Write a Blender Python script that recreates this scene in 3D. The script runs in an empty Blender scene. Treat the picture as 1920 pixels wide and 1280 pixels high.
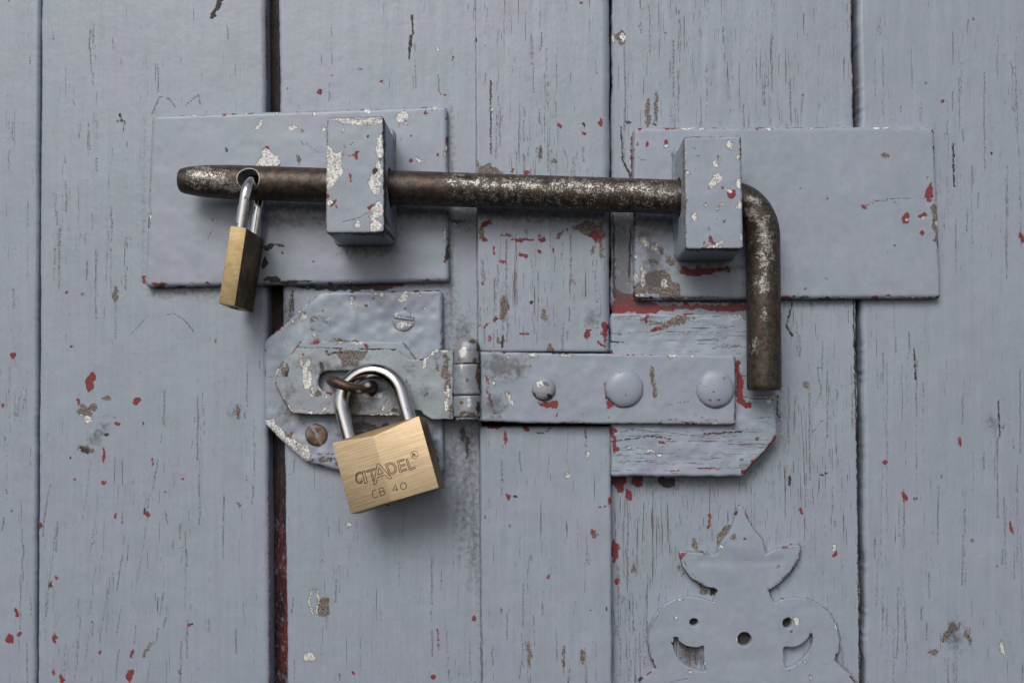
import bpy, bmesh, math, random
import numpy as np
from mathutils import Vector, Matrix, geometry
rnd = random.Random(7); rng = np.random.default_rng(7)
sc = bpy.context.scene
COL = sc.collection
MM = 0.001
R = math.radians

# ------------------------------------------------------------------ camera
F, CX, CY, D, TH, Z0 = 2000.0, 1010.0, 740.0, 470.0, R(1.5), 1150.0
cam_d = bpy.data.cameras.new('camera'); cam = bpy.data.objects.new('camera', cam_d); COL.objects.link(cam)
cam_d.sensor_width = 36.0; cam_d.lens = 36.0*F/1920.0
cam_d.shift_x = -(CX-960)/1920.0; cam_d.shift_y = (CY-640)/1920.0
cam_d.clip_start = 0.02; cam_d.clip_end = 200
cam.location = (0, -D*MM, Z0*MM); cam.rotation_euler = (math.pi/2+TH, 0, 0)
sc.camera = cam
# ------------------------------------------------------------------ light: bright overcast, softly from the upper left
SUN = Vector((-0.24, -0.80, 0.66)).normalized()
w = bpy.data.worlds.new("World"); sc.world = w; w.use_nodes = True
wn = w.node_tree; bg = wn.nodes['Background']
sky = wn.nodes.new('ShaderNodeTexSky'); sky.sky_type = 'NISHITA'; sky.sun_disc = False
sky.sun_elevation = math.asin(SUN.z); sky.sun_rotation = math.atan2(SUN.x, SUN.y)
sky.dust_density = 3.0; sky.air_density = 1.0
hs = wn.nodes.new('ShaderNodeHueSaturation'); hs.inputs['Saturation'].default_value = 0.42   # cloud cover greys the blue
wn.links.new(sky.outputs[0], hs.inputs['Color']); wn.links.new(hs.outputs[0], bg.inputs['Color'])
bg.inputs['Strength'].default_value = 0.074
sd = bpy.data.lights.new('sun', 'SUN'); sd.energy = 1.3; sd.angle = R(30); sd.color = (1, .965, .92)
so = bpy.data.objects.new('sun', sd); COL.objects.link(so); so.location = (-1, -2, 3)
so.rotation_euler = SUN.to_track_quat('Z', 'Y').to_euler()
sc.view_settings.view_transform = 'Standard'; sc.view_settings.look = 'None'
sc.view_settings.exposure = 0.36; sc.view_settings.gamma = 1.0
sc.cycles.max_bounces = 6; sc.cycles.use_denoising = True

# ------------------------------------------------------------------ photo frame <-> place (mm): h = height above the door face
ct, st = math.cos(TH), math.sin(TH)
def P(px, py, h):
    px = np.asarray(px, float); py = np.asarray(py, float)
    u = (px-CX)/F; v = -(py-CY)/F
    dy = ct - v*st; dz = st + v*ct
    t = (D-h)/dy
    return np.stack([u*t, np.broadcast_to(-np.asarray(h, float), np.shape(u*t)), dz*t+Z0], -1)
def proj(X):
    X = np.asarray(X, float)
    x, y, z = X[..., 0], X[..., 1]+D, X[..., 2]-Z0
    dep = y*ct+z*st; up = -y*st+z*ct
    return CX+F*x/dep, CY-F*up/dep

# ------------------------------------------------------------------ helpers
def lattice(seed, n=64): return np.random.default_rng(seed).random((n, n))
def vnoise(x, y, seed=0):
    L = lattice(seed); n = L.shape[0]
    xi = np.floor(x).astype(int); yi = np.floor(y).astype(int)
    fx = x-xi; fy = y-yi; fx = fx*fx*(3-2*fx); fy = fy*fy*(3-2*fy)
    a = L[xi % n, yi % n]; b = L[(xi+1) % n, yi % n]; c = L[xi % n, (yi+1) % n]; d = L[(xi+1) % n, (yi+1) % n]
    return (a*(1-fx)+b*fx)*(1-fy)+(c*(1-fx)+d*fx)*fy

def seg_dist(x, y, pts, closed=False):
    pts = np.asarray(pts, float); q = np.roll(pts, -1, 0) if closed else pts[1:]
    p = pts if closed else pts[:-1]
    best = np.full(np.shape(x), 1e9)
    for (x0, y0), (x1, y1) in zip(p, q):
        dx, dy = x1-x0, y1-y0; L = dx*dx+dy*dy+1e-9
        t = np.clip(((x-x0)*dx+(y-y0)*dy)/L, 0, 1)
        best = np.minimum(best, np.hypot(x-x0-t*dx, y-y0-t*dy))
    return best
def inside(x, y, pts):
    pts = np.asarray(pts, float); r = np.zeros(np.shape(x), bool)
    for (x0, y0), (x1, y1) in zip(pts, np.roll(pts, -1, 0)):
        if y0 == y1: continue
        c = ((y0 > y) != (y1 > y)) & (x < (x1-x0)*(y-y0)/(y1-y0)+x0); r ^= c
    return r

FIELDS = ('red', 'silver', 'wood', 'dark', 'dirt_shade', 'crack', 'split')
KEY = dict(R='red', S='silver', W='wood', K='dark', D='dirt_shade', H='split')
def fields(px, py, marks):
    """wear and painted-in shade on the thing: how far (in photo pixels) each point lies inside a chip, scrape, stain or shade mark"""
    out = {k: np.full(px.shape, -30.0, np.float32) for k in FIELDS}; out['crack'][:] = 0
    for m in marks:
        t = m[0]
        if t == 'K' and m[1] == 'L' and m[3] <= 1.45: m = ('H', 'L', m[2], m[3]-.5); t = 'H'
        if t == 'C':
            _, x, y, rx, ry, v = m
            out['crack'] += v*np.exp(-((px-x)/rx)**2-((py-y)/ry)**2).astype(np.float32); continue
        f = out[KEY[t]]
        if m[1] == 'L':
            pts = np.asarray(m[2], float); wd = m[3]; x0, y0 = pts.min(0)-wd-30; x1, y1 = pts.max(0)+wd+30
        elif m[1] == 'P':
            pts = np.asarray(m[2], float); x0, y0 = pts.min(0)-30; x1, y1 = pts.max(0)+30
        else:
            _, x, y, rx, ry = m[:5]; a = R(m[5]) if len(m) > 5 else 0
            r = max(rx, ry)*1.5+30; x0, x1, y0, y1 = x-r, x+r, y-r, y+r
        s = np.nonzero((px > x0) & (px < x1) & (py > y0) & (py < y1))[0]
        if not len(s): continue
        qx, qy = px[s], py[s]
        rm = m[3] if m[1] == 'L' else 7 if m[1] == 'P' else min(m[3], m[4])
        A, wl = (.8, 9.0) if t == 'H' else (np.clip(rm*.75, .7, 6), np.clip(rm*1.7, 5, 16))
        sd_ = int(abs(x0)*3+abs(y0)*5) % 50 if m[1] in ('L', 'P') else int(m[1]*7+m[2]*13) % 50
        n1 = vnoise(qx/wl+sd_, qy/wl, sd_)+.5*vnoise(qx/wl*2.3, qy/wl*2.3+sd_, sd_+60)-.75
        n2 = vnoise(qx/wl, qy/wl+sd_, sd_+90)+.5*vnoise(qx/wl*2.3+sd_, qy/wl*2.3, sd_+150)-.75
        qx = qx+A*2*n1; qy = qy+A*2*n2
        if m[1] == 'L': v = wd-seg_dist(qx, qy, pts)
        elif m[1] == 'P':
            v = seg_dist(qx, qy, pts, True); v = np.where(inside(qx, qy, pts), v, -v)
        else:
            c, sn = math.cos(a), math.sin(a)
            u = ((qx-x)*c+(qy-y)*sn)/rx; vv = (-(qx-x)*sn+(qy-y)*c)/ry
            k = np.hypot(u, vv)
            g = np.hypot(u/rx, vv/ry)+1e-6
            v = k*(1-k)/g; v = np.where(k < 1e-3, min(rx, ry), v); v = np.minimum(v, min(rx, ry))
        f[s] = np.maximum(f[s], v)
    return out

def empty(name, loc, label, cat, group=None, kind=None):
    o = bpy.data.objects.new(name, None); COL.objects.link(o); o.location = Vector(loc)*MM
    o.empty_display_size = .02
    tag(o, label, cat, group, kind); o['_loc'] = list(map(float, loc)); return o
def tag(o, label=None, cat=None, group=None, kind=None):
    if label: o['label'] = label
    if cat: o['category'] = cat
    if group: o['group'] = group
    if kind: o['kind'] = kind
def origin(parent):
    return np.zeros(3) if parent is None else np.array(parent['_loc']) if '_loc' in parent else origin(parent.parent)

def mk(name, V, Fc, mat, parent=None, marks=(), smooth=40, loc=None, local=False, setf=None):
    """one mesh object from world-mm vertices"""
    V = np.asarray(V, float)
    o0 = (origin(parent) if parent is not None else np.array(loc if loc is not None else V.mean(0))) if not local else np.zeros(3)
    me = bpy.data.meshes.new(name)
    me.from_pydata(((V-o0)*MM).tolist() if len(V) < 20000 else [], [], Fc if len(V) < 20000 else []) if len(V) < 20000 else fast(me, (V-o0)*MM, Fc)
    me.update()
    o = bpy.data.objects.new(name, me); COL.objects.link(o)
    if parent is not None: o.parent = parent
    else:
        o.location = Vector(o0)*MM; o['_loc'] = list(map(float, o0))
    me.materials.append(mat)
    finish(o, V, marks, smooth, setf)
    return o
def fast(me, V, Fc):
    Fc = np.asarray(Fc, np.int32); n = Fc.shape[1]
    me.vertices.add(len(V)); me.vertices.foreach_set('co', V.astype(np.float32).ravel())
    me.loops.add(Fc.size); me.loops.foreach_set('vertex_index', Fc.ravel())
    me.polygons.add(len(Fc)); me.polygons.foreach_set('loop_start', np.arange(0, Fc.size, n, dtype=np.int32))
    me.update(calc_edges=True); me.validate()
def finish(o, V, marks, smooth, setf=None):
    me = o.data
    me.polygons.foreach_set('use_smooth', np.ones(len(me.polygons), bool))
    if smooth: me.set_sharp_from_angle(angle=R(smooth))
    if marks is not None:
        px, py = proj(V); f = fields(px, py, marks)
        if setf: setf(f, px, py, V)
        for k in FIELDS:
            a = me.attributes.new(k, 'FLOAT', 'POINT'); a.data.foreach_set('value', f[k].astype(np.float32))

def recalc(o, toward=None):
    bm = bmesh.new(); bm.from_mesh(o.data); bmesh.ops.recalc_face_normals(bm, faces=bm.faces)
    if toward is not None:
        s = sum((f.normal.dot(toward))*f.calc_area() for f in bm.faces if abs(f.normal.dot(toward)) > .5)
        if s < 0: bmesh.ops.reverse_faces(bm, faces=bm.faces)
    bm.to_mesh(o.data); bm.free(); o.data.update()

def dens(pts, step):
    out = []
    pts = [np.asarray(p, float) for p in pts]
    for a, b in zip(pts, pts[1:]+pts[:1]):
        n = max(1, int(round(np.linalg.norm(b-a)/step)))
        for i in range(n): out.append(a+(b-a)*i/n)
    return np.array(out)
def rounded(pts, r):
    """round the corners of an outline (photo pixels)"""
    out = []; n = len(pts)
    for i in range(n):
        p = np.array(pts[i], float); a = np.array(pts[i-1], float); b = np.array(pts[(i+1) % n], float)
        la, lb = np.linalg.norm(a-p), np.linalg.norm(b-p); k = min(r, la*.45, lb*.45)
        p0 = p+(a-p)/la*k; p1 = p+(b-p)/lb*k
        for t in (0, .33, .67, 1): out.append((1-t)**2*p0+2*t*(1-t)*p+t*t*p1)
    return [tuple(q) for q in out]
def smooth_closed(pts, sub=5):
    pts = np.asarray(pts, float); n = len(pts); out = []
    for i in range(n):
        p0, p1, p2, p3 = pts[i-1], pts[i], pts[(i+1) % n], pts[(i+2) % n]
        for k in range(sub):
            t = k/sub
            out.append(.5*((2*p1)+(-p0+p2)*t+(2*p0-5*p1+4*p2-p3)*t*t+(-p0+3*p1-3*p2+p3)*t**3))
    return [tuple(q) for q in out]

def slab(name, outline, h1, h0, r, mat, parent=None, marks=(), step=4.0, holes=(), wob=0.12, seed=0, shape=None, closed=False, loc=None, jit=0.6, smooth=50, rim=1.0):
    """a plate: front face at height h1 with rounded rim r (mm), walls back to h0; outline in photo pixels at h1"""
    sc_px = F/(D-h1)                       # px per mm at the front
    rp = r*sc_px
    O = dens(outline, step); HS = [dens(hh, step) for hh in holes]
    if jit:
        def J(A, s): return A+np.stack([vnoise(A[:, 0]*.09+s, A[:, 1]*.09, s)-.5, vnoise(A[:, 0]*.09, A[:, 1]*.09+s, s+1)-.5], 1)*2*jit
        O = J(O, seed+3); HS = [J(A, seed+9) for A in HS]
    loops = [O]+HS
    pts = []; edges = []; k = 0
    for A in loops:
        n = len(A); pts += [tuple(p) for p in A]; edges += [(k+i, k+(i+1) % n) for i in range(n)]; k += n
    nb = k
    cand = []
    for A in loops:
        t = np.roll(A, -1, 0)-np.roll(A, 1, 0); nrm = np.stack([-t[:, 1], t[:, 0]], 1)/(np.linalg.norm(t, axis=1)[:, None]+1e-9)
        for q in (.12, .4, .75, 1.1):
            for s in (1, -1):
                B = A+nrm*s*rp*q
                dd = np.min([seg_dist(B[:, 0], B[:, 1], L, True) for L in loops], 0)
                ok = inside(B[:, 0], B[:, 1], O) & (dd > rp*q*.92)
                for L in HS: ok &= ~inside(B[:, 0], B[:, 1], L)
                cand.append(B[ok])
    x0, y0 = O.min(0); x1, y1 = O.max(0)
    gx, gy = np.meshgrid(np.arange(x0, x1, step), np.arange(y0, y1, step)); gx = gx.ravel()+((np.arange(gx.size)//gx.shape[1]) % 2)*step*.5; gy = gy.ravel()
    ok = inside(gx, gy, O)
    for L in HS: ok &= ~inside(gx, gy, L)
    gx, gy = gx[ok], gy[ok]
    dd = np.min([seg_dist(gx, gy, L, True) for L in loops], 0)
    ok = dd > rp*1.1+step*.5
    cand.append(np.stack([gx[ok], gy[ok]], 1))
    pts += [tuple(p) for p in np.concatenate(cand)]
    res = geometry.delaunay_2d_cdt([Vector(p) for p in pts], edges, [], 0, 1e-4)
    V2 = np.array([tuple(v) for v in res[0]]); T = np.array([list(f) for f in res[2] if len(f) == 3])
    c = V2[T].mean(1); ok = inside(c[:, 0], c[:, 1], O)
    for L in HS: ok &= ~inside(c[:, 0], c[:, 1], L)
    T = T[ok]
    a = V2[T]; ar = (a[:, 1, 0]-a[:, 0, 0])*(a[:, 2, 1]-a[:, 0, 1])-(a[:, 1, 1]-a[:, 0, 1])*(a[:, 2, 0]-a[:, 0, 0])
    T = np.where((ar > 0)[:, None], T, T[:, ::-1])
    d = np.min([seg_dist(V2[:, 0], V2[:, 1], L, True) for L in loops], 0)/sc_px
    e = np.clip(d/max(r, 1e-6), 0, 1); drop = r*(1-np.sqrt(np.clip(1-(1-e)**2, 0, 1)))
    X = P(V2[:, 0], V2[:, 1], h1)
    hh = -drop
    if wob: hh = hh+np.clip(d/3, 0, 1)*wob*2*(vnoise(V2[:, 0]*.03, V2[:, 1]*.03, seed)-.5+.5*(vnoise(V2[:, 0]*.08, V2[:, 1]*.08, seed+5)-.5))
    if shape is not None: hh = hh+shape(V2[:, 0], V2[:, 1])
    X[:, 1] -= hh
    # walls
    V = [X]; Fc = [tuple(t) for t in T]; n0 = len(X)
    key = {(round(p[0], 3), round(p[1], 3)): i for i, p in enumerate(V2)}
    for li, A in enumerate(loops):
        idx = [key.get((round(np.float32(p[0]).item(), 3), round(np.float32(p[1]).item(), 3))) for p in A]
        if None in idx: idx = [int(np.argmin(np.hypot(V2[:, 0]-p[0], V2[:, 1]-p[1]))) for p in A]
        B = X[idx].copy(); B[:, 1] = -h0
        n = len(A); b0 = n0; V.append(B); n0 += n
        sgn = 1 if (np.sum(A[:, 0]*np.roll(A[:, 1], -1)-np.roll(A[:, 0], -1)*A[:, 1]) > 0) else -1
        for i in range(n):
            j = (i+1) % n
            q = (idx[i], idx[j], b0+j, b0+i)
            Fc.append(q if (sgn < 0) == (li == 0) else q[::-1])
        if closed and li == 0: Fc.append(tuple(range(b0, b0+n)))
    V = np.concatenate(V)
    dpx = np.zeros(len(V)); dpx[:len(d)] = d*sc_px
    def rimwear(f, px, py, V_):
        if rim <= 0: return
        for k, sd_, off in (('dark', 11, 1.0), ('silver', 23, 2.6), ('red', 37, 1.6)):
            a = vnoise(px*.05+sd_+seed, py*.05, sd_)+.5*vnoise(px*.16, py*.16+sd_+seed, sd_+1)
            f[k] = np.maximum(f[k], (1.5-np.abs(dpx-off)*.8-(1.28-.14*rim-a)*14).clip(-30, 1.6)).astype(np.float32)
    o = mk(name, V, [tuple(int(i) for i in f) for f in Fc], mat, parent, marks, smooth, loc=loc, setf=rimwear if marks is not None else None)
    recalc(o, Vector((0, -1, 0)))
    return o

def tube(path, rad, n=20, caps=True, taper=None):
    """sweep: path (k,3) mm, rad scalar or per point"""
    Pt = np.asarray(path, float); k = len(Pt); rad = np.broadcast_to(np.asarray(rad, float), (k,))
    T = np.gradient(Pt, axis=0); T /= np.linalg.norm(T, axis=1)[:, None]
    up = np.array([0, 1.0, 0]) if abs(T[0][1]) < .8 else np.array([0, 0, 1.0])
    N = np.cross(T[0], up); N /= np.linalg.norm(N)
    V = []
    for i in range(k):
        N = N-T[i]*np.dot(N, T[i]); N /= np.linalg.norm(N); B = np.cross(T[i], N)
        for j in range(n):
            a = 2*math.pi*j/n; V.append(Pt[i]+rad[i]*(math.cos(a)*N+math.sin(a)*B))
    Fc = [(i*n+j, i*n+(j+1) % n, (i+1)*n+(j+1) % n, (i+1)*n+j) for i in range(k-1) for j in range(n)]
    if caps: Fc += [tuple(range(n))[::-1], tuple(range((k-1)*n, k*n))]
    return np.array(V), Fc
def catmull(pts, sub=8):
    pts = np.asarray(pts, float); p = np.vstack([2*pts[0]-pts[1], pts, 2*pts[-1]-pts[-2]]); out = []
    for i in range(1, len(p)-2):
        for k in range(sub):
            t = k/sub; out.append(.5*((2*p[i])+(-p[i-1]+p[i+1])*t+(2*p[i-1]-5*p[i]+4*p[i+1]-p[i+2])*t*t+(-p[i-1]+3*p[i]-3*p[i+1]+p[i+2])*t**3))
    return np.array(out+[pts[-1]])
def boolean(o, cutter):
    """cut a real hole, then bake the result"""
    m = o.modifiers.new('b', 'BOOLEAN'); m.operation = 'DIFFERENCE'; m.solver = 'EXACT'; m.object = cutter
    dg = bpy.context.evaluated_depsgraph_get(); dg.update()
    me = bpy.data.meshes.new_from_object(o.evaluated_get(dg)); o.modifiers.clear()
    old = o.data; nm = old.name; o.data = me; bpy.data.meshes.remove(old); me.name = nm
    cm = cutter.data; bpy.data.objects.remove(cutter); bpy.data.meshes.remove(cm)
def reattr(o, marks, smooth=40, setf=None):
    me = o.data
    for k in FIELDS:
        if k in me.attributes: me.attributes.remove(me.attributes[k])
    V = np.empty(len(me.vertices)*3); me.vertices.foreach_get('co', V); V = V.reshape(-1, 3)/MM+origin(o if o.parent is None else o.parent)
    finish(o, V, marks, smooth, setf)

# ------------------------------------------------------------------ materials
class NT:
    def __init__(s, name):
        s.m = bpy.data.materials.new(name); s.m.use_nodes = True; s.t = s.m.node_tree; s.n = s.t.nodes; s.l = s.t.links
        s.b = s.n['Principled BSDF']; s.pos = None
    def new(s, ty, **k):
        o = s.n.new(ty)
        for a, v in k.items(): setattr(o, a, v)
        return o
    def put(s, sock, v):
        if isinstance(v, bpy.types.NodeSocket): s.l.new(v, sock)
        elif isinstance(v, (tuple, list)) and len(v) == 3 and sock.type == 'RGBA': sock.default_value = (*v, 1)
        else: sock.default_value = v
    def P(s):
        if s.pos is None:
            g = s.new('ShaderNodeNewGeometry'); v = s.new('ShaderNodeVectorMath', operation='SCALE'); s.l.new(g.outputs['Position'], v.inputs[0]); v.inputs['Scale'].default_value = 1000; s.pos = v.outputs[0]
        return s.pos
    def local(s):
        g = s.new('ShaderNodeTexCoord'); v = s.new('ShaderNodeVectorMath', operation='SCALE'); s.l.new(g.outputs['Object'], v.inputs[0]); v.inputs['Scale'].default_value = 1000; s.pos = v.outputs[0]
    def noise(s, scale, detail=3, rough=.55, off=(0, 0, 0), dist=0, vec=None):
        if not isinstance(scale, tuple): scale = (scale,)*3
        v = s.new('ShaderNodeVectorMath', operation='MULTIPLY_ADD'); s.l.new(vec or s.P(), v.inputs[0]); v.inputs[1].default_value = scale; v.inputs[2].default_value = off
        t = s.new('ShaderNodeTexNoise'); s.l.new(v.outputs[0], t.inputs['Vector']); t.inputs['Scale'].default_value = 1; t.inputs['Detail'].default_value = detail; t.inputs['Roughness'].default_value = rough; t.inputs['Distortion'].default_value = dist
        return t.outputs['Fac']
    def math(s, op, a, b=0.0, c=0.0):
        m = s.new('ShaderNodeMath', operation=op)
        for i, v in enumerate((a, b, c)): s.put(m.inputs[i], v)
        return m.outputs[0]
    def ramp(s, x, lo, hi, a=0.0, b=1.0):
        m = s.new('ShaderNodeMapRange', interpolation_type='SMOOTHSTEP'); s.put(m.inputs[0], x); s.put(m.inputs[1], lo); s.put(m.inputs[2], hi); s.put(m.inputs[3], a); s.put(m.inputs[4], b)
        return m.outputs[0]
    def mix(s, f, a, b):
        m = s.new('ShaderNodeMix', data_type='RGBA'); s.put(m.inputs[0], f); s.put(m.inputs[6], a); s.put(m.inputs[7], b); return m.outputs[2]
    def fmix(s, f, a, b):
        m = s.new('ShaderNodeMix', data_type='FLOAT'); s.put(m.inputs[0], f); s.put(m.inputs[2], a); s.put(m.inputs[3], b); return m.outputs[0]
    def attr(s, n): a = s.new('ShaderNodeAttribute', attribute_name=n); return a.outputs['Fac']
    def bump(s, h, dist=.001, strength=1.0):
        b = s.new('ShaderNodeBump'); b.inputs['Strength'].default_value = strength; b.inputs['Distance'].default_value = dist; s.put(b.inputs['Height'], h); s.l.new(b.outputs[0], s.b.inputs['Normal'])
    def out(s, col, rough, metal=0.0):
        s.put(s.b.inputs['Base Color'], col); s.put(s.b.inputs['Roughness'], rough); s.put(s.b.inputs['Metallic'], metal); return s.m

PAINT = (0.284, 0.321, 0.385)
RED = (0.25, 0.035, 0.045)
def paint(name, grain='v', cracks=0.0, base=PAINT, wear=0.0, lump=1.0):
    n = NT(name)
    G = {'v': (1.15, 1.15, .034), 'h': (.04, 1.1, 1.1), None: (1, 1, 1)}[grain]
    g = lambda k: tuple(k*q for q in G)
    big = n.noise(.018, 4, .6); mid = n.noise(.11, 4, off=(7, 3, 1)); fine = n.noise(1.1, 3, off=(3, 9, 2))
    streak = n.noise(g(.45), 3, off=(1, 5, 8)) if grain else n.noise(.3, 3, off=(1, 5, 8))
    tone = n.math('MULTIPLY_ADD', big, .22, .885)
    tone = n.math('MULTIPLY', tone, n.math('MULTIPLY_ADD', mid, .16, .92))
    tone = n.math('MULTIPLY', tone, n.math('MULTIPLY_ADD', streak, .20, .90))
    if grain: tone = n.math('MULTIPLY', tone, n.math('MULTIPLY_ADD', n.noise(g(3.4), 2, .6, off=(6, 16, 26)),   .15, .925))
    tone = n.math('MULTIPLY', tone, n.math('MULTIPLY_ADD', n.noise(.55, 4, .7, off=(33, 3, 63)), .20, .90))
    hue = n.mix(n.ramp(n.noise(.035, 3, off=(50, 2, 9)), .35, .65), tuple(b*k for b, k in zip(base, (.97, 1.0, .985))), tuple(b*k for b, k in zip(base, (1.02, .99, 1.02))))
    v = n.new('ShaderNodeVectorMath', operation='SCALE'); n.l.new(hue, v.inputs[0]); n.l.new(tone, v.inputs['Scale'])
    col = v.outputs[0]
    # old grey-brown grime film
    film = n.ramp(n.noise(.05, 5, .65, off=(20, 0, 4)), .52, .78, 0, .22)
    col = n.mix(film, col, (.20, .195, .19))
    edge = n.math('SUBTRACT', n.math('ADD', n.math('MULTIPLY', n.noise(.9, 3, .6, off=(11, 4, 4)), 4.0), n.math('MULTIPLY', n.noise(3.2, 2, off=(1, 14, 4)), 2.6)), 3.3)
    m = {}
    for k, a in (('red', 1.0), ('silver', 1.0), ('wood', 1.5), ('dark', .75)):
        m[k] = n.ramp(n.math('MULTIPLY_ADD', edge, a*1.7, n.attr(k)), -.5, .7)
    dirt_shade = n.ramp(n.math('MULTIPLY_ADD', n.math('SUBTRACT', n.noise(.5, 4, .65, off=(3, 3, 30)), .5), 60, n.attr('dirt_shade')), -14, 14, 0, .72)  # stains, plus contact shade painted around the bolt, blocks and plates
    hgt = n.math('MULTIPLY', n.math('SUBTRACT', mid, .5), .26*lump)
    hgt = n.math('MULTIPLY_ADD', n.math('SUBTRACT', n.noise(.35, 2, off=(9, 9, 1)), .5), .07*lump, hgt)
    hgt = n.math('MULTIPLY_ADD', n.math('SUBTRACT', fine, .5), .035*lump, hgt)
    crk = n.ramp(n.math('MULTIPLY_ADD', n.math('SUBTRACT', n.noise((.9, .9, .9), 3, .7, off=(14, 4, 4)), .5), 4.5, n.attr('split')), -1.5, 1.0, 0, .85)
    if grain:
        ws = n.math('MULTIPLY_ADD', n.noise(g(2.6), 2, off=(0, 0, 40)), .5, n.math('MULTIPLY', streak, .5))
        hgt = n.math('MULTIPLY_ADD', ws, .10, hgt)
        cd = n.math('ADD', n.attr('crack'), n.math('MULTIPLY_ADD', n.ramp(n.noise(.022, 3, off=(5, 5, 77)), .35, .7), .55, cracks-.2))
        # hairline splits that follow the grain
        c1 = n.noise(tuple(q*s for q, s in zip(G, (1.0, 1.0, 1.0) if grain == 'v' else (1, 1, 1))), 3, .62, off=(0, 2, 3), dist=.35)
        t1 = n.math('MULTIPLY_ADD', cd, -.085, .715)
        k1 = n.ramp(n.math('SUBTRACT', c1, t1), 0, .028)
        c2 = n.noise(tuple(q*2.3 for q in G), 2, .6, off=(31, 2, 3), dist=.5)
        k2 = n.ramp(n.math('SUBTRACT', c2, n.math('MULTIPLY_ADD', cd, -.06, .735)), 0, .03, 0, .8)
        crk = n.math('MAXIMUM', crk, n.math('MAXIMUM', k1, k2))
    hgt = n.math('MULTIPLY_ADD', crk, -.24, hgt)
    ccol = n.mix(n.ramp(n.noise(.25, 2, off=(2, 70, 2)), .45, .60), (.085, .072, .074), (.17, .135, .125))
    ccol = n.mix(n.ramp(n.noise(.13, 2, off=(44, 7, 2)), .60, .66), ccol, (.17, .04, .042))
    col = n.mix(n.math('MULTIPLY', crk, .85), col, ccol)
    if wear:
        wn_ = n.ramp(n.noise(.55, 5, .7, off=(6, 60, 2)), .58-.1*wear, .70, 0, .8)
        col = n.mix(wn_, col, n.mix(fine, (.15, .145, .14), (.36, .36, .36)))
        hgt = n.math('MULTIPLY_ADD', wn_, -.08, hgt)
    # tiny specks
    sp = n.ramp(n.noise(1.6, 2, .5, off=(90, 2, 2)), .755, .79, 0, .75)
    col = n.mix(sp, col, (.10, .075, .07))
    sp2 = n.ramp(n.noise(1.3, 2, .5, off=(9, 82, 2)), .775, .80, 0, .8)
    col = n.mix(sp2, col, (.52, .53, .55))
    wcol = n.mix(n.ramp(n.noise(1.1, 5, .78, off=(8, 1, 1)), .42, .58), (.085, .062, .052), (.20, .155, .13))
    wcol = n.mix(n.ramp(n.noise(1.6, 4, .75, off=(8, 31, 1)), .52, .60), wcol, (.30, .30, .31))
    wcol = n.mix(n.ramp(n.noise(1.0, 4, .75, off=(28, 31, 1)), .58, .64), wcol, (.035, .028, .026))
    col = n.mix(m['wood'], col, wcol)
    col = n.mix(m['red'], col, n.mix(n.ramp(n.noise(.9, 3, off=(61, 1, 1)), .42, .66), RED, (.12, .03, .03)))
    scol = n.mix(n.ramp(n.noise(1.1, 5, .75, off=(71, 1, 1)), .44, .60), (.86, .86, .85), (.40, .39, .38))
    scol = n.mix(n.ramp(n.noise(.5, 4, .75, off=(71, 51, 1)), .56, .66), scol, (.13, .105, .09))
    col = n.mix(m['silver'], col, scol)
    col = n.mix(m['dark'], col, n.mix(fine, (.018, .015, .014), (.055, .045, .04)))
    col = n.mix(dirt_shade, col, n.mix(fine, (.035, .034, .036), (.10, .10, .105)))
    hal = n.math('MULTIPLY', n.ramp(n.math('MULTIPLY_ADD', edge, 1.7, n.attr('silver')), -1.6, -.6, 0, .75), n.math('SUBTRACT', 1.0, m['silver']))
    col = n.mix(hal, col, (.11, .10, .095))
    chip = n.math('MAXIMUM', n.math('MAXIMUM', m['wood'], m['red']), n.math('MAXIMUM', m['silver'], m['dark']))
    hgt = n.math('MULTIPLY_ADD', chip, -.22, hgt)
    hgt = n.math('MULTIPLY_ADD', n.math('MULTIPLY', chip, n.noise(1.8, 5, .75, off=(2, 2, 5))), .40, hgt)
    n.bump(hgt)
    ro = n.fmix(chip, n.math('MULTIPLY_ADD', mid, .26, .27), .55)
    return n.out(col, ro, n.math('MULTIPLY', m['silver'], .45))

M_PLANK = paint('weathered_plank_paint', 'v', .10)
M_CRACKED = paint('cracked_plank_paint', 'v', .62)
M_BLOCK = paint('cracked_block_paint', 'h', .45, base=(.298, .338, .410))
M_PLATE = paint('plate_paint', None, base=(.284, .321, .386), lump=.14)
M_THICK = paint('thick_plate_paint', None, base=(.277, .315, .384), lump=.85)
M_WORN = paint('worn_plate_paint', None, wear=.75, base=(.285, .318, .358), lump=.7)

def backing():
    n = NT('backing_board_paint')
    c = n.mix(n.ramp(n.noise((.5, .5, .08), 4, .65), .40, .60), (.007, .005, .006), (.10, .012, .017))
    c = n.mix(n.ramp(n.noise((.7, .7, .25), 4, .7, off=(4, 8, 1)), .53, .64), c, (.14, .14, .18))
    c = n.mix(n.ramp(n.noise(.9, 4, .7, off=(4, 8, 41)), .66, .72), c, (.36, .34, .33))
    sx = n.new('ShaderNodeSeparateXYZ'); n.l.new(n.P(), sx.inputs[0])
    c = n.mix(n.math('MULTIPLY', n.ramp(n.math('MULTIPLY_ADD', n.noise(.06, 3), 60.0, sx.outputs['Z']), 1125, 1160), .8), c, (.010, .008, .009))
    n.bump(n.noise((.8, .8, .2), 4, .7), strength=.8); return n.out(c, .6)
M_BACK = backing()

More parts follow.
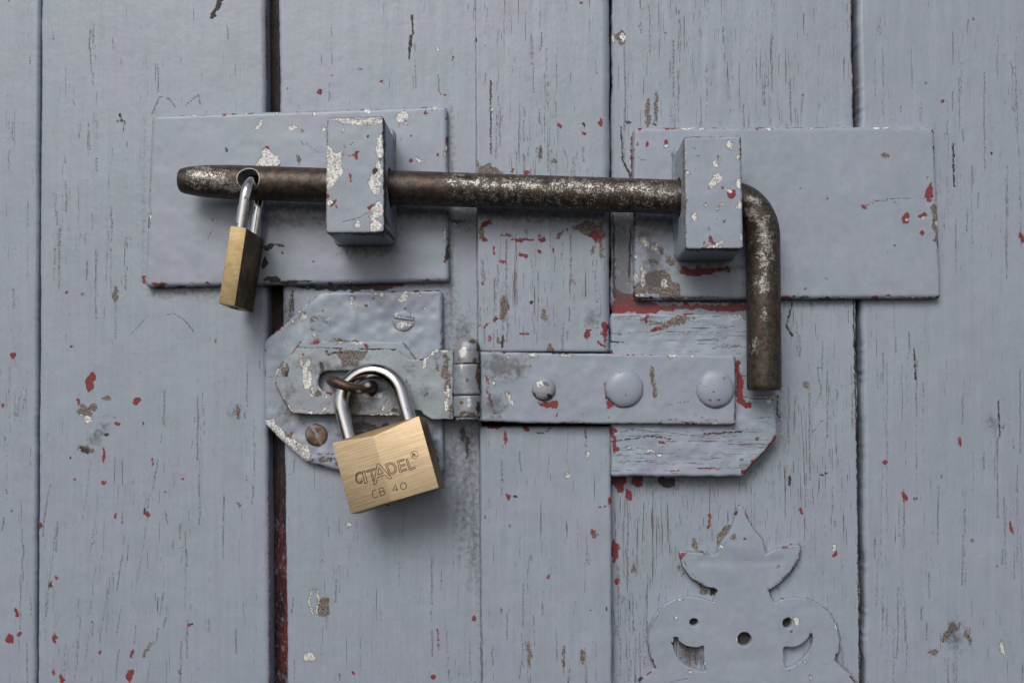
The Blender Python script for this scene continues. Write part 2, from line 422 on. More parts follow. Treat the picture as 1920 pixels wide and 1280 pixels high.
def old_iron():
    n = NT('patinated_iron')
    a = n.noise(.16, 4, .6); f = n.noise(1.3, 6, .78, off=(3, 1, 7)); h = n.noise(4.5, 3, .7, off=(13, 1, 7))
    c = n.mix(n.ramp(n.noise(.35, 5, .7), .38, .62), (.034, .027, .023), (.080, .065, .054))
    c = n.mix(n.ramp(n.noise(.30, 5, .75, off=(8, 8, 1)), .53, .65, 0, .8), c, (.125, .080, .042))
    c = n.mix(n.ramp(n.noise(.42, 5, .75, off=(18, 8, 1)), .55, .64, 0, .8), c, (.085, .036, .028))
    c = n.mix(n.ramp(n.noise(.6, 5, .75, off=(28, 8, 1)), .58, .64, 0, .9), c, (.016, .013, .012))
    sp = n.math('ADD', n.math('ADD', n.math('MULTIPLY', f, .55), n.math('MULTIPLY', h, .25)), n.math('MULTIPLY', n.noise(.4, 4, .7, off=(55, 1, 1)), .35))
    s = n.ramp(n.math('MULTIPLY_ADD', n.math('SUBTRACT', sp, .575), 90, n.attr('silver')), -1.0, 3.5)
    c = n.mix(n.math('MULTIPLY', s, .95), c, n.mix(n.ramp(h, .4, .6), (.24, .22, .19), (.58, .565, .535)))
    k = n.ramp(n.math('MULTIPLY_ADD', n.math('SUBTRACT', f, .5), 20, n.attr('dark')), -1, 3)
    c = n.mix(k, c, (.02, .016, .014))
    n.bump(n.math('ADD', n.math('MULTIPLY', f, .11), n.math('MULTIPLY', s, .06)))
    return n.out(c, n.fmix(s, n.math('MULTIPLY_ADD', f, .3, .30), .42), n.fmix(s, .55, .6))
M_IRON = old_iron()

def worn_steel(name, c1, c2, c3, metal=.6):
    n = NT(name)
    a = n.noise(.28, 4, .65); f = n.noise(1.6, 5, .72, off=(3, 1, 7))
    c = n.mix(n.ramp(a, .42, .58), c1, c2)
    c = n.mix(n.ramp(f, .58, .68), c, c3)
    c = n.mix(n.ramp(n.attr('wood'), -2, 2), c, n.mix(f, (.05, .03, .02), (.16, .09, .05)))
    c = n.mix(n.ramp(n.attr('silver'), -2, 2), c, (.72, .71, .69))
    c = n.mix(n.ramp(n.attr('dark'), -1, 2), c, (.02, .017, .015))
    n.bump(n.math('ADD', n.math('MULTIPLY', f, .10), n.math('MULTIPLY', a, .12)))
    return n.out(c, n.math('MULTIPLY_ADD', f, .3, .30), metal)
M_KNUCKLE = worn_steel('worn_hinge_metal', (.29, .32, .365), (.235, .25, .275), (.11, .095, .085), .25)
M_STAPLE = worn_steel('rusty_staple_metal', (.060, .036, .028), (.10, .058, .045), (.17, .13, .11), .5)
M_SCREW = worn_steel('rusty_screw_metal', (.19, .155, .13), (.14, .075, .045), (.34, .32, .30), .4)

def chrome():
    n = NT('scuffed_chrome'); n.local()
    f = n.noise((1.5, 1.5, .25), 4, .7); g = n.noise(.35, 3, off=(4, 4, 4))
    c = n.mix(n.ramp(g, .62, .72), n.mix(f, (.66, .66, .67), (.50, .49, .49)), (.30, .25, .18))
    n.bump(n.math('MULTIPLY', f, .025)); return n.out(c, n.math('MULTIPLY_ADD', f, .14, .05), 1.0)
M_CHROME = chrome()
def brass(name, c1, c2, tarn, rough):
    n = NT(name); n.local()
    st_ = n.noise((.07, .6, 7.0), 3, .7); st2 = n.noise((.03, .4, 2.2), 3, .6, off=(4, 2, 9)); a = n.noise(.16, 4, .65, off=(2, 7, 1)); f = n.noise(1.8, 4, .75, off=(5, 5, 5))
    c = n.mix(n.ramp(n.math('ADD', n.math('MULTIPLY', st_, .5), n.math('MULTIPLY', st2, .5)), .36, .66), c1, c2)
    c = n.mix(n.ramp(a, .42, .72, 0, tarn), c, (.30, .21, .10))
    c = n.mix(n.ramp(f, .60, .70, 0, tarn), c, (.17, .12, .07))
    n.bump(n.math('MULTIPLY_ADD', st2, .05, n.math('MULTIPLY', st_, .05)))
    return n.out(c, n.math('MULTIPLY_ADD', st_, .2, rough), 1.0)
M_BRASS = brass('brushed_brass', (.42, .315, .195), (.62, .495, .345), .15, .46)
M_TARN = brass('tarnished_brass', (.33, .25, .135), (.47, .37, .215), .8, .46)
M_DARKBRASS = brass('dark_brass', (.10, .078, .050), (.15, .118, .075), .8, .50)  # darker brass for the small padlock's wide faces
M_SHADEBRASS = brass('shaded_brass', (.20, .145, .085), (.30, .22, .13), .5, .42)  # shade painted as darker brass on sides, underside and top facet
M_CUT = NT('engraved_line').out((.06, .036, .02), .6, .2)
M_HOLE = NT('dark_recess').out((.02, .017, .015), .7)

# ------------------------------------------------------------------ random wear
zx0 = lambda a, b: (1140+a*560/1886, 900+b*380/1280)
def chips(x0, x1, y0, y1, n, kinds='RRWWWK', smin=1.2, smax=3.4):
    out = []
    for _ in range(int(n*.33)):
        s = rnd.uniform(smin, smax)*(1 if rnd.random() < .85 else 1.5)
        out.append((rnd.choice(kinds), rnd.uniform(x0, x1), rnd.uniform(y0, y1), s, s*rnd.uniform(.8, 2.2), rnd.uniform(-30, 30)))
    return out
def scratches(x0, x1, y0, y1, n):
    out = []
    for _ in range(n):
        x, y, a, L = rnd.uniform(x0, x1), rnd.uniform(y0, y1), rnd.gauss(.9, .8), rnd.uniform(6, 34)
        out.append(('H', 'L', [(x, y), (x+math.cos(a)*L*.5+rnd.gauss(0, 1.5), y+math.sin(a)*L*.5), (x+math.cos(a)*L, y+math.sin(a)*L)], rnd.uniform(-1.1, -.5)))
    return out
def splits(x0, x1, y0, y1, n, lmin=14, lmax=70, wmin=.9, wmax=1.9, horiz=False, slant=0.0):
    out = []
    for _ in range(int(n*1.5)):
        L = rnd.uniform(lmin, lmax)*rnd.choice((.5, .8, 1, 1.5, 2.4)); x = rnd.uniform(x0, x1); y = rnd.uniform(y0, y1); k = 8; pts = []
        if out and rnd.random() < .55:
            q = out[-1][2][0]; x = q[0]+rnd.gauss(0, 70 if horiz else 9); y = q[1]+rnd.gauss(0, 8 if horiz else 60)
            if not (x0 <= x <= x1 and y0 <= y <= y1): x, y = rnd.uniform(x0, x1), rnd.uniform(y0, y1)
        dx = 0
        for i in range(k+1):
            pts.append((x+dx, y+L*i/k)); dx += rnd.gauss(slant*L/k, .55)
        if horiz: pts = [(x+(q[1]-y), y+(q[0]-x)) for q in pts]
        out.append(('H', 'L', pts, rnd.choice((.75, .35, .1, -.1, -.25, -.4))))
    return out

# ------------------------------------------------------------------ the door: planks
def plank(name, parent, left, right, h, mat, marks, ytop=-190, ybot=1470, rl=7, rr=7, wall=9.0, dx=2.3, dy=4.0, seed=1, mcol=0, rt=0, rb=0, ex=0, wobl=1.2):
    """a board: left/right edge lines in photo pixels [(x at y=0), (x at y=1280)], rounded arrises, side walls"""
    lo, hi = max(ytop, -30), min(ybot, 1310)
    ys = np.concatenate([np.arange(ytop, lo, 20), np.arange(lo, hi, dy), np.arange(hi, ybot+.1, 20)])
    if ys[-1] < ybot: ys = np.append(ys, ybot)
    xl0, xr0 = left[0], right[0]
    a, b = max(xl0, -30), min(xr0, 1950)
    offs = []
    u = np.concatenate([np.arange(xl0, a, 20), np.arange(a, b, dx), np.arange(b, xr0, 20), [xr0]])
    u = np.unique(np.concatenate([u, xl0+np.array([0, .4, 1, 2, 3.5, 5]), xr0-np.array([0, .4, 1, 2, 3.5, 5])]))
    f = (u-xl0)/(xr0-xl0)
    Y, Fq = np.meshgrid(ys, f, indexing='ij')
    XL = left[0]+(left[1]-left[0])*Y/1280; XR = right[0]+(right[1]-right[0])*Y/1280
    XL = XL+(vnoise(Y*.02, Y*0+.5, seed)-.5)*2*wobl+(vnoise(Y*.13, Y*0+.5, seed+1)-.5)*wobl
    XR = XR+(vnoise(Y*.02, Y*0+.5, seed+2)-.5)*2*wobl+(vnoise(Y*.13, Y*0+.5, seed+3)-.5)*wobl
    X = XL+(XR-XL)*Fq
    def q(d, r):
        if r <= 0: return np.zeros_like(d)
        e = np.clip(d/r, 0, 1); return r/4.25*(1-np.sqrt(np.clip(1-(1-e)**2, 0, 1)))
    drop = q(X-XL, rl)+q(XR-X, rr)+q(Y-ytop, rt)+q(ybot-Y, rb)
    und = .22*(vnoise(X*.02, Y*.004, seed+7)-.5)+.16*(vnoise(X*.07, Y*.008, seed+8)-.5)
    V = P(X, Y, h); V[..., 1] += drop-und
    ny, nx = X.shape
    # walls
    L = V[:, :1].copy(); L[..., 1] = -h+wall; Rr = V[:, -1:].copy(); Rr[..., 1] = -h+wall
    V = np.concatenate([L, V, Rr], 1); nx += 2
    T0 = V[:1].copy(); T0[..., 1] = -h+wall; T1 = V[-1:].copy(); T1[..., 1] = -h+wall
    V = np.concatenate([T0, V, T1], 0); ny += 2
    I = np.arange(ny*nx).reshape(ny, nx)
    Fc = np.stack([I[:-1, :-1], I[1:, :-1], I[1:, 1:], I[:-1, 1:]], -1).reshape(-1, 4)
    V = V.reshape(-1, 3)
    return mk(name, V, Fc, mat, parent, marks, 60)

left_leaf = empty('door', P(500, 1300, 0), 'left leaf of grey-blue painted plank door with wide red-stained gap between its boards', 'door', kind='structure')
right_leaf = empty('door', P(1400, 1300, 0), 'right leaf of grey-blue painted plank door with raised cover strip along its meeting edge', 'door', kind='structure')

mA = [('R', 25, 668, 6, 5), ('R', 30, 1148, 4, 8), ('R', 20, 1200, 10, 9), ('R', 38, 1188, 5, 5), ('R', 22, 958, 2, 3), ('K', 17, 0, 2, 4)] + splits(4, 58, 520, 1280, 26) + splits(10, 58, 0, 500, 7) + chips(3, 58, 600, 1280, 8)
mB = [('R', 170, 718, 9, 21), ('R', 253, 755, 7, 8), ('R', 222, 793, 7, 5), ('R', 268, 793, 3, 4), ('R', 133, 649, 4, 4), ('R', 147, 753, 4, 7), ('R', 277, 963, 5, 6), ('K', 271, 958, 3, 6),
      ('R', 104, 1195, 5, 8), ('R', 244, 1265, 5, 13, 15), ('R', 357, 1170, 4, 4), ('R', 188, 1222, 3, 4), ('R', 114, 1274, 5, 8), ('R', 101, 1258, 3, 7), ('R', 195, 852, 2.5, 16), ('R', 286, 867, 2, 9),
      ('R', 217, 967, 2.5, 6), ('R', 77, 985, 3, 7), ('R', 123, 548, 3, 5, 40), ('R', 155, 552, 5, 2, -30), ('R', 194, 904, 5, 5), ('R', 140, 898, 3, 3), ('R', 342, 898, 5, 2, -40), ('R', 310, 922, 4, 2, -30), ('R', 105, 1083, 3, 4), ('R', 270, 525, 4, 9),
      ('W', 95, 1096, 5, 7), ('K', 95, 1096, 3, 4), ('W', 217, 552, 5, 13), ('W', 160, 768, 15, 8, 20), ('W', 174, 764, 8, 9), ('W', 203, 748, 9, 5), ('K', 199, 815, 5, 4), ('K', 158, 844, 10, 4, 18), ('W', 158, 844, 17, 7, 18), ('S', 165, 786, 9, 6), ('S', 152, 776, 4, 3),
      ('D', 184, 815, 5, 20, 35), ('D', 440, 770, 4, 6), ('W', 447, 770, 4, 14), ('R', 446, 778, 3, 4), ('W', 275, 1218, 3, 16, 35), ('R', 247, 1225, 3, 8, 20), ('W', 218, 548, 4, 12), ('K', 'L', [(415, -6), (409, 10), (398, 34)], 4.5), ('W', 340, 1260, 4, 5),
      ('K', 'L', [(246, 627), (262, 610), (276, 592), (290, 592)], 1.2), ('K', 'L', [(310, 592), (325, 588), (348, 602), (362, 622)], 1.3), ('K', 'L', [(285, 215), (300, 182), (318, 186), (330, 203)], 1.3), ('K', 'L', [(345, 200), (372, 178), (376, 196)], 1.2), ('K', 'L', [(218, 228), (234, 228), (232, 245)], 1.5)]
mB += [('R', 'L', [(76, -20), (74, 300), (70, 900), (70, 1290)], .7), ('R', 'L', [(500, 20), (501, 150)], 1.2), ('R', 'L', [(504, 900), (506, 1290)], 1.0)]
mB += splits(90, 250, 250, 560, 28) + splits(85, 330, 860, 1270, 46, slant=-.14) + splits(300, 480, 640, 1270, 30) + splits(100, 480, 20, 240, 12) + chips(85, 480, 600, 1280, 16) + chips(85, 270, 60, 600, 5)
mB += [('C', 190, 420, 90, 180, .35), ('C', 180, 1050, 130, 220, .45)]
mC = [('S', 'L', [(586, 1150), (579, 1125), (584, 1105), (595, 1104), (598, 1125), (592, 1155)], 1.6), ('W', 608, 1133, 9, 20), ('W', 607, 1146, 10, 10), ('S', 580, 1234, 8, 8), ('S', 654, 984, 5, 5), ('R', 810, 1266, 9, 7, -35), ('R', 'L', [(820, 1178), (822, 1215)], 1.3),
      ('R', 889, 1160, 4, 7), ('K', 'L', [(772, 28), (775, 62), (769, 70), (767, 112)], 1.9), ('K', 771, 78, 2.5, 14), ('K', 'L', [(822, 140), (823, 170), (826, 178)], 1.3), ('R', 622, 142, 4, 3), ('R', 716, 154, 4, 3), ('R', 836, 179, 4, 3), ('S', 822, 94, 4, 3), ('W', 675, 130, 6, 2), ('K', 849, 110, 2, 5),
      ('K', 'L', [(553, 858), (551, 888), (542, 890)], 1.2), ('K', 545, 577, 1.6, 26), ('K', 'L', [(548, 545), (550, 583)], 1.8), ('D', 866, 815, 12, 34), ('D', 882, 850, 6, 50), ('D', 850, 860, 5, 40), ('D', 838, 870, 8, 26), ('D', 872, 930, 4, 60), ('D', 888, 980, 4, 70), ('D', 858, 940, 3, 30), ('K', 868, 815, 4, 14), ('K', 876, 840, 3, 22), ('D', 868, 412, 22, 18), ('K', 860, 415, 14, 3), ('D', 868, 640, 8, 40),
      ('D', 540, 600, 10, 40), ('D', 845, 560, 5, 60)]
mC += splits(535, 890, 930, 1270, 34) + splits(530, 880, 20, 190, 6) + splits(845, 890, 540, 640, 5) + chips(535, 885, 950, 1280, 10) + chips(535, 885, 5, 190, 8)
mB += [('D', 'L', [(285, 548), (420, 546), (495, 543)], 2), ('D', 'L', [(272, 225), (268, 530)], -6)]  # grime lines along the plate, also painting in its contact shade
mC += [('D', 'L', [(842, 404), (893, 408)], 13), ('D', 'L', [(530, 536), (840, 532)], 2), ('D', 'L', [(846, 205), (848, 520)], -3), ('D', 'L', [(838, 545), (842, 880)], -1), ('R', 700, 533, 60, 6), ('K', 640, 540, 90, 5), ('H', 'L', [(893, -20), (894, 300), (896, 640), (899, 800), (903, 1290)], .9), ('D', 'L', [(898, 900), (905, 1290)], -4)]  # dark under the bolt and around the plates: grime with shade painted in
mD = [('W', 'P', [(893, 305), (915, 309), (933, 314), (944, 326), (944, 345), (893, 345)]), ('W', 1015, 287, 5, 15), ('W', 1040, 304, 5, 6), ('R', 986, 325, 5, 6), ('R', 961, 320, 3, 6), ('R', 1048, 237, 5, 4), ('R', 1094, 250, 6, 4), ('R', 1127, 228, 4, 10), ('R', 1090, 5, 5, 3),
      ('W', 'P', [(1072, 425), (1100, 416), (1136, 418), (1134, 452), (1118, 454), (1100, 442)]), ('R', 1112, 440, 13, 8), ('R', 1126, 446, 6, 8), ('W', 1128, 470, 7, 14), ('W', 1113, 469, 4, 6), ('R', 912, 419, 9, 8), ('W', 902, 436, 5, 12), ('R', 907, 450, 5, 6), ('R', 926, 470, 3, 9), ('R', 978, 450, 22, 3), ('R', 1015, 449, 8, 6), ('R', 981, 478, 11, 4), ('R', 1014, 473, 7, 5), ('R', 1037, 468, 4, 6), ('R', 942, 492, 6, 4),
      ('R', 950, 441, 12, 2), ('W', 1050, 440, 10, 3, -50), ('R', 1133, 620, 6, 22), ('R', 1102, 626, 10, 6, -30), ('R', 'L', [(897, 610), (908, 614), (917, 605)], 1.6), ('R', 918, 634, 3, 7), ('W', 945, 577, 7, 24), ('K', 943, 640, 3, 14), ('W', 1021, 592, 5, 12), ('W', 936, 640, 5, 7), ('W', 1030, 655, 7, 10), ('D', 1110, 600, 5, 14), ('K', 997, 568, 3, 6), ('R', 985, 625, 12, 5), ('R', 930, 598, 5, 5),
      ('C', 1040, 300, 70, 40, 1.0), ('C', 1000, 550, 110, 90, .9), ('C', 980, 150, 120, 150, .35), ('C', 930, 600, 40, 80, .7), ('K', 'L', [(950, 450), (949, 590)], 1.4), ('K', 'L', [(1070, 440), (1071, 530)], 1.3), ('K', 893, 75, 2, 6), ('K', 'L', [(920, 150), (920, 290)], 1.6), ('S', 921, 206, 3, 4), ('R', 'L', [(1120, 640), (1135, 650)], 2)]
mD += [('D', 'L', [(895, 402), (1140, 412)], 5)]  # grime below the bolt, deepening its shadow in the colour
mD += splits(900, 1125, 10, 300, 26) + splits(900, 1125, 440, 650, 26, lmax=45) + splits(985, 1110, 270, 322, 22, lmin=8, lmax=30) + chips(900, 1130, 420, 650, 22, smax=3) + chips(900, 1130, 10, 300, 6)
mD2 = [('R', 951, 932, 6, 7), ('K', 966, 930, 5, 2), ('R', 985, 802, 7, 5), ('R', 925, 800, 14, 6), ('R', 1029, 1079, 5, 4), ('W', 1113, 1000, 6, 7), ('R', 1112, 995, 4, 4), ('R', 1130, 949, 10, 2, -5), ('R', 1143, 940, 3, 8), ('S', 1064, 892, 4, 5), ('S', 1102, 852, 3, 6), ('W', 996, 1045, 3, 4), ('W', 910, 970, 5, 3), ('W', 897, 850, 2.5, 10), ('R', 1137, 1140, 2, 5), ('K', 1112, 1205, 2, 2), ('K', 1108, 1143, 2, 2),
       ('K', 'L', [(1007, 812), (1020, 812), (1035, 800)], 1.5), ('R', 948, 820, 3, 12), ('W', 1098, 815, 2, 20), ('W', 1093, 1230, 4, 14), ('W', 993, 1225, 4, 26), ('W', 1057, 1230, 4, 22), ('K', 893, 1260, 3, 8), ('R', 940, 1145, 2, 8)] + splits(905, 1125, 960, 1275, 24) + splits(905, 1130, 805, 960, 9, lmax=30) + chips(900, 1135, 830, 1280, 8, smax=2.6)
mE = [('K', 'L', [(1190, 563), (1400, 565)], 3), ('D', 'P', [(1150, 430), (1188, 430), (1188, 560), (1150, 575)]), ('D', 'L', [(1190, 568), (1400, 568)], 4), ('R', 'P', [(1148, 540), (1160, 545), (1190, 556), (1240, 572), (1300, 570), (1400, 568), (1404, 582), (1300, 580), (1240, 586), (1148, 588)]), ('D', 'L', [(1150, 560), (1270, 575), (1400, 572)], 2), ('R', 'L', [(1186, 258), (1185, 330)], 3), ('K', 1186, 300, 2, 30), ('R', 1160, 905, 14, 18), ('R', 1192, 903, 14, 14), ('R', 1180, 925, 8, 10), ('K', 1252, 903, 14, 8), ('D', 1240, 903, 26, 8), ('K', 1480, 900, 3, 10), ('R', 1153, 1035, 6, 22), ('R', 1156, 1090, 4, 8), ('R', 1331, 973, 3, 10), ('R', 1330, 985, 5, 5), ('W', 1356, 1000, 10, 22, 35), ('W', 1187, 1065, 6, 9), ('W', 1302, 1018, 5, 12), ('W', 1320, 1035, 14, 3),  # dark marks below the bolt plate paint its shade over the red
      ('K', 'L', [(1165, 240), (1167, 300), (1180, 325), (1186, 350)], 1.8), ('K', 'L', [(1150, 405), (1152, 560)], 2.4), ('K', 'L', [(1182, 430), (1180, 520)], 2.2), ('D', 1168, 430, 12, 36), ('S', 1166, 70, 6, 10), ('S', 1150, 72, 3, 8), ('W', 1162, 70, 8, 12), ('K', 1177, 230, 6, 3), ('W', 1215, 215, 4, 30), ('W', 1231, 200, 3, 30), ('R', 1245, 63, 4, 2), ('K', 1228, 233, 8, 2),
      ('K', 'L', [(1485, 567), (1480, 590), (1474, 610), (1486, 630)], 1.8), ('K', 'L', [(1458, 740), (1457, 775), (1462, 783)], 1.7), ('K', 'L', [(1530, 760), (1540, 735), (1533, 690), (1545, 688)], 1.2), ('K', 'L', [(1524, 810), (1540, 790), (1548, 792)], 1.2), ('W', 1514, 720, 8, 9), ('W', 1565, 1030, 3, 4), ('R', 1503, 958, 4, 6), ('R', 1565, 1038, 4, 6), ('K', 'L', [(1538, 890), (1550, 886)], 2), ('W', 1273, 1065, 3, 8), ('S', 1564, 1025, 3, 7),
      ('C', 1270, 1000, 160, 130, .55), ('C', 1500, 900, 90, 200, .35), ('C', 1230, 1180, 70, 100, .5), ('C', 1240, 130, 60, 160, .3), ('C', 1170, 960, 40, 60, .8)]
mE += [('K', *zx0(543, 895), 12, 11), ('K', *zx0(1132, 903), 13, 14), ('K', *zx0(863, 1003), 18, 17), ('R', *zx0(880, 1015), 6, 7), ('D', 1296, 1222, 18, 24), ('W', 1290, 1215, 5, 20), ('W', 1304, 1228, 3, 18), ('W', 1280, 1200, 4, 14), ('W', 1320, 1105, 12, 12), ('K', 1336, 1108, 5, 9)]  # plank blackened behind the ornament's holes to paint in their depth
mE += [('R', 'L', [(1596, -20), (1598, 110), (1601, 240)], 1.6), ('K', 'L', [(1600, 560), (1608, 900), (1612, 1290)], 1.6), ('R', 'L', [(1609, 700), (1611, 860)], 1.2), ('R', 'L', [(1612, 1000), (1614, 1200)], 1.0)]
mE += [('D', 'L', [(1148, 415), (1186, 418)], 15), ('D', 'L', [(1400, 570), (1590, 566)], 0), ('D', 'L', [(1150, 900), (1395, 900), (1462, 830), (1462, 660)], -2)]  # grime mixed with painted shade under bolt, plate and packing block
ol = [zx0(*p) for p in ((812, 195), (795, 262), (764, 330), (722, 385), (690, 450), (655, 478), (530, 456), (450, 448), (470, 540), (525, 615), (610, 668), (686, 695), (684, 720), (664, 770), (600, 748), (520, 736), (430, 750), (350, 792), (292, 862), (258, 945), (250, 1030), (266, 1115), (300, 1187), (236, 1222), (186, 1270), (150, 1340))]
orr = [zx0(*p) for p in ((868, 200), (895, 268), (935, 328), (976, 370), (992, 430), (1000, 462), (1120, 418), (1200, 405), (1222, 428), (1206, 500), (1152, 586), (1082, 654), (1015, 698), (1032, 742), (1055, 772), (1180, 736), (1262, 748), (1344, 786), (1405, 840), (1446, 912), (1468, 1010), (1459, 1085), (1438, 1138), (1504, 1192), (1564, 1262), (1612, 1340))]
mE += [('H', 'L', ol, 1.3), ('H', 'L', orr, .9), ('D', 'L', ol[7:13], -7), ('D', 'L', orr[8:14], -6)]
mE += splits(1265, 1325, 1190, 1240, 10, 20, 40)
mE += splits(1160, 1590, 5, 235, 40) + splits(1155, 1595, 905, 1275, 70) + splits(1465, 1600, 600, 900, 22, lmax=90) + chips(1160, 1590, 900, 1280, 16) + chips(1200, 1590, 5, 230, 6) + splits(1150, 1185, 920, 1270, 16, wmax=2.4, lmax=110)
mF = [('R', 1695, 933, 5, 9, -10), ('R', 1896, 989, 4, 14, -10), ('R', 1825, 35, 4, 4), ('W', 1780, 1183, 7, 22, 25), ('W', 1795, 1175, 14, 4, -25), ('W', 1815, 1190, 5, 16, -20), ('D', 1790, 1190, 10, 20), ('W', 1750, 1222, 8, 6), ('S', 1880, 1215, 4, 14, -20), ('R', 1767, 190, 3, 4), ('K', 1860, 286, 3, 3), ('R', 1916, 445, 4, 10, -20), ('W', 1715, 935, 5, 4), ('R', 1800, 828, 3, 10), ('R', 1660, 865, 4, 4), ('R', 1880, 801, 3, 3), ('K', 'L', [(1714, 655), (1717, 712)], 1.9), ('K', 'L', [(1872, 750), (1875, 820)], 1.5), ('R', 1751, 535, 2, 5), ('K', 'L', [(1787, 270), (1789, 350)], 1.8), ('D', 1862, 795, 6, 8)]
mF += splits(1640, 1915, 20, 560, 60, lmax=90) + splits(1640, 1915, 620, 1275, 66, lmax=100) + chips(1640, 1915, 10, 1275, 22, smax=2.4)
plank('plank', left_leaf, (-520, -530), (74.5, 67), 0, M_PLANK, mA, rr=8, seed=11)
plank('plank', left_leaf, (78, 71), (497, 506), 0, M_PLANK, mB, rl=5, rr=10, seed=21)
plank('plank', left_leaf, (522, 539), (896, 906), 0, M_PLANK, mC, rl=6, rr=2, seed=31)
plank('cover_strip', right_leaf, (891, 903), (1143, 1145), 6.5, M_PLANK, mD, ybot=660, rl=3, rr=15, wall=8.0, seed=41, rb=3)
plank('cover_strip', right_leaf, (890, 905), (1142, 1148), 6.5, M_PLANK, mD2, ytop=799, rl=4, rr=6, wall=8.0, seed=51, rt=4)
plank('plank', right_leaf, (1146, 1144), (1597, 1614), 0, M_CRACKED, mE, rl=4, rr=5, seed=61, wobl=2.8)
plank('plank', right_leaf, (1609, 1622.5), (2420, 2450), 0, M_PLANK, mF, rl=10, rr=5, seed=71, wobl=2.6)
def board(parent, x0, x1, h):
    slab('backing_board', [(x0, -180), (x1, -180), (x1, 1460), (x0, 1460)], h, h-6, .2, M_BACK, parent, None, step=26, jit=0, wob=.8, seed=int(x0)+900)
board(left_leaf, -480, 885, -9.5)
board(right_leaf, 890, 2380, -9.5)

# ------------------------------------------------------------------ bolt plates with their guide blocks
BH = 18.2     # height of the bolt's axis above the door face
def rod_path():
    a = np.array([P(337.5, 338.5, BH), P(1372, 373, BH)])
    c0 = P(1372, 373, BH); corner = P(1429.5, 375, BH); c1 = P(1430.5, 446, BH); end = P(1433, 731, BH)
    out = [a[0]+(a[1]-a[0])*t for t in np.concatenate([[0, .002, .006, .012, .02, .035, .05, .07, .09], np.linspace(.105, 1, 150)])]
    for t in np.linspace(0, 1, 22)[1:]:
        k = .56
        b = (1-t)**3*c0+3*(1-t)**2*t*(c0+(corner-c0)*k)+3*(1-t)*t*t*(c1+(corner-c1)*k)+t**3*c1
        out.append(b)
    out += [c1+(end-c1)*t for t in np.linspace(0, 1, 60)[1:]]
    return np.array(out)
RP = rod_path()
RODR = 7.25
def cutter(V, Fc):
    me = bpy.data.meshes.new('cut'); me.from_pydata((np.asarray(V)*MM).tolist(), [], Fc); o = bpy.data.objects.new('cut', me); COL.objects.link(o)
    bm = bmesh.new(); bm.from_mesh(me); bmesh.ops.recalc_face_normals(bm, faces=bm.faces); bm.to_mesh(me); bm.free(); return o

def guide(plate, outline, h0, h1, marks, loc_px, seed):
    o = slab('guide_block', rounded(outline, 7), h1, h0, 1.0, M_PLATE, plate, None, step=2.6, wob=.10, seed=seed, closed=True, jit=.8)
    ob = dens(rounded([(x+(CX-x)*.055, y+(CY-y)*.055) for x, y in outline], 7), 10); n_ = len(ob)
    bead = [P(x+1.5*(vnoise(np.array([k*.7]), np.array([seed*.37]), 5)[0]-.5), y+1.5*(vnoise(np.array([k*.7]), np.array([seed*.77]), 6)[0]-.5), 5.0) for k, (x, y) in enumerate(ob)]
    rr_ = 1.5+.5*(vnoise(np.arange(n_+1)*.9, np.full(n_+1, seed*.5), 8)-.5); rr_[-1] = rr_[0]
    V, Fc = tube(bead+bead[:1], rr_, 10, False); wb = mk('weld_bead', V, Fc, M_PLATE, plate, [('D', 'L', [tuple(q) for q in ob], 1)], 0); recalc(wb)
    # bore for the bolt
    i = int(np.argmin(np.abs(proj(RP[:140])[0]-loc_px))); d = RP[i+1]-RP[i]; d /= np.linalg.norm(d)
    V, Fc = tube([RP[i]-d*40-origin(plate), RP[i]+d*40-origin(plate)], RODR+1.2, 40)
    c = cutter(V, Fc); c.parent = plate
    boolean(o, c)
    ol_ = rounded(outline, 7); ol_ = dens(ol_+ol_[:1], 12)
    reattr(o, marks+[('K', 'L', ol_, 1.35), ('W', 'L', ol_[::-1]+1.5, .4)], 45)
    return o

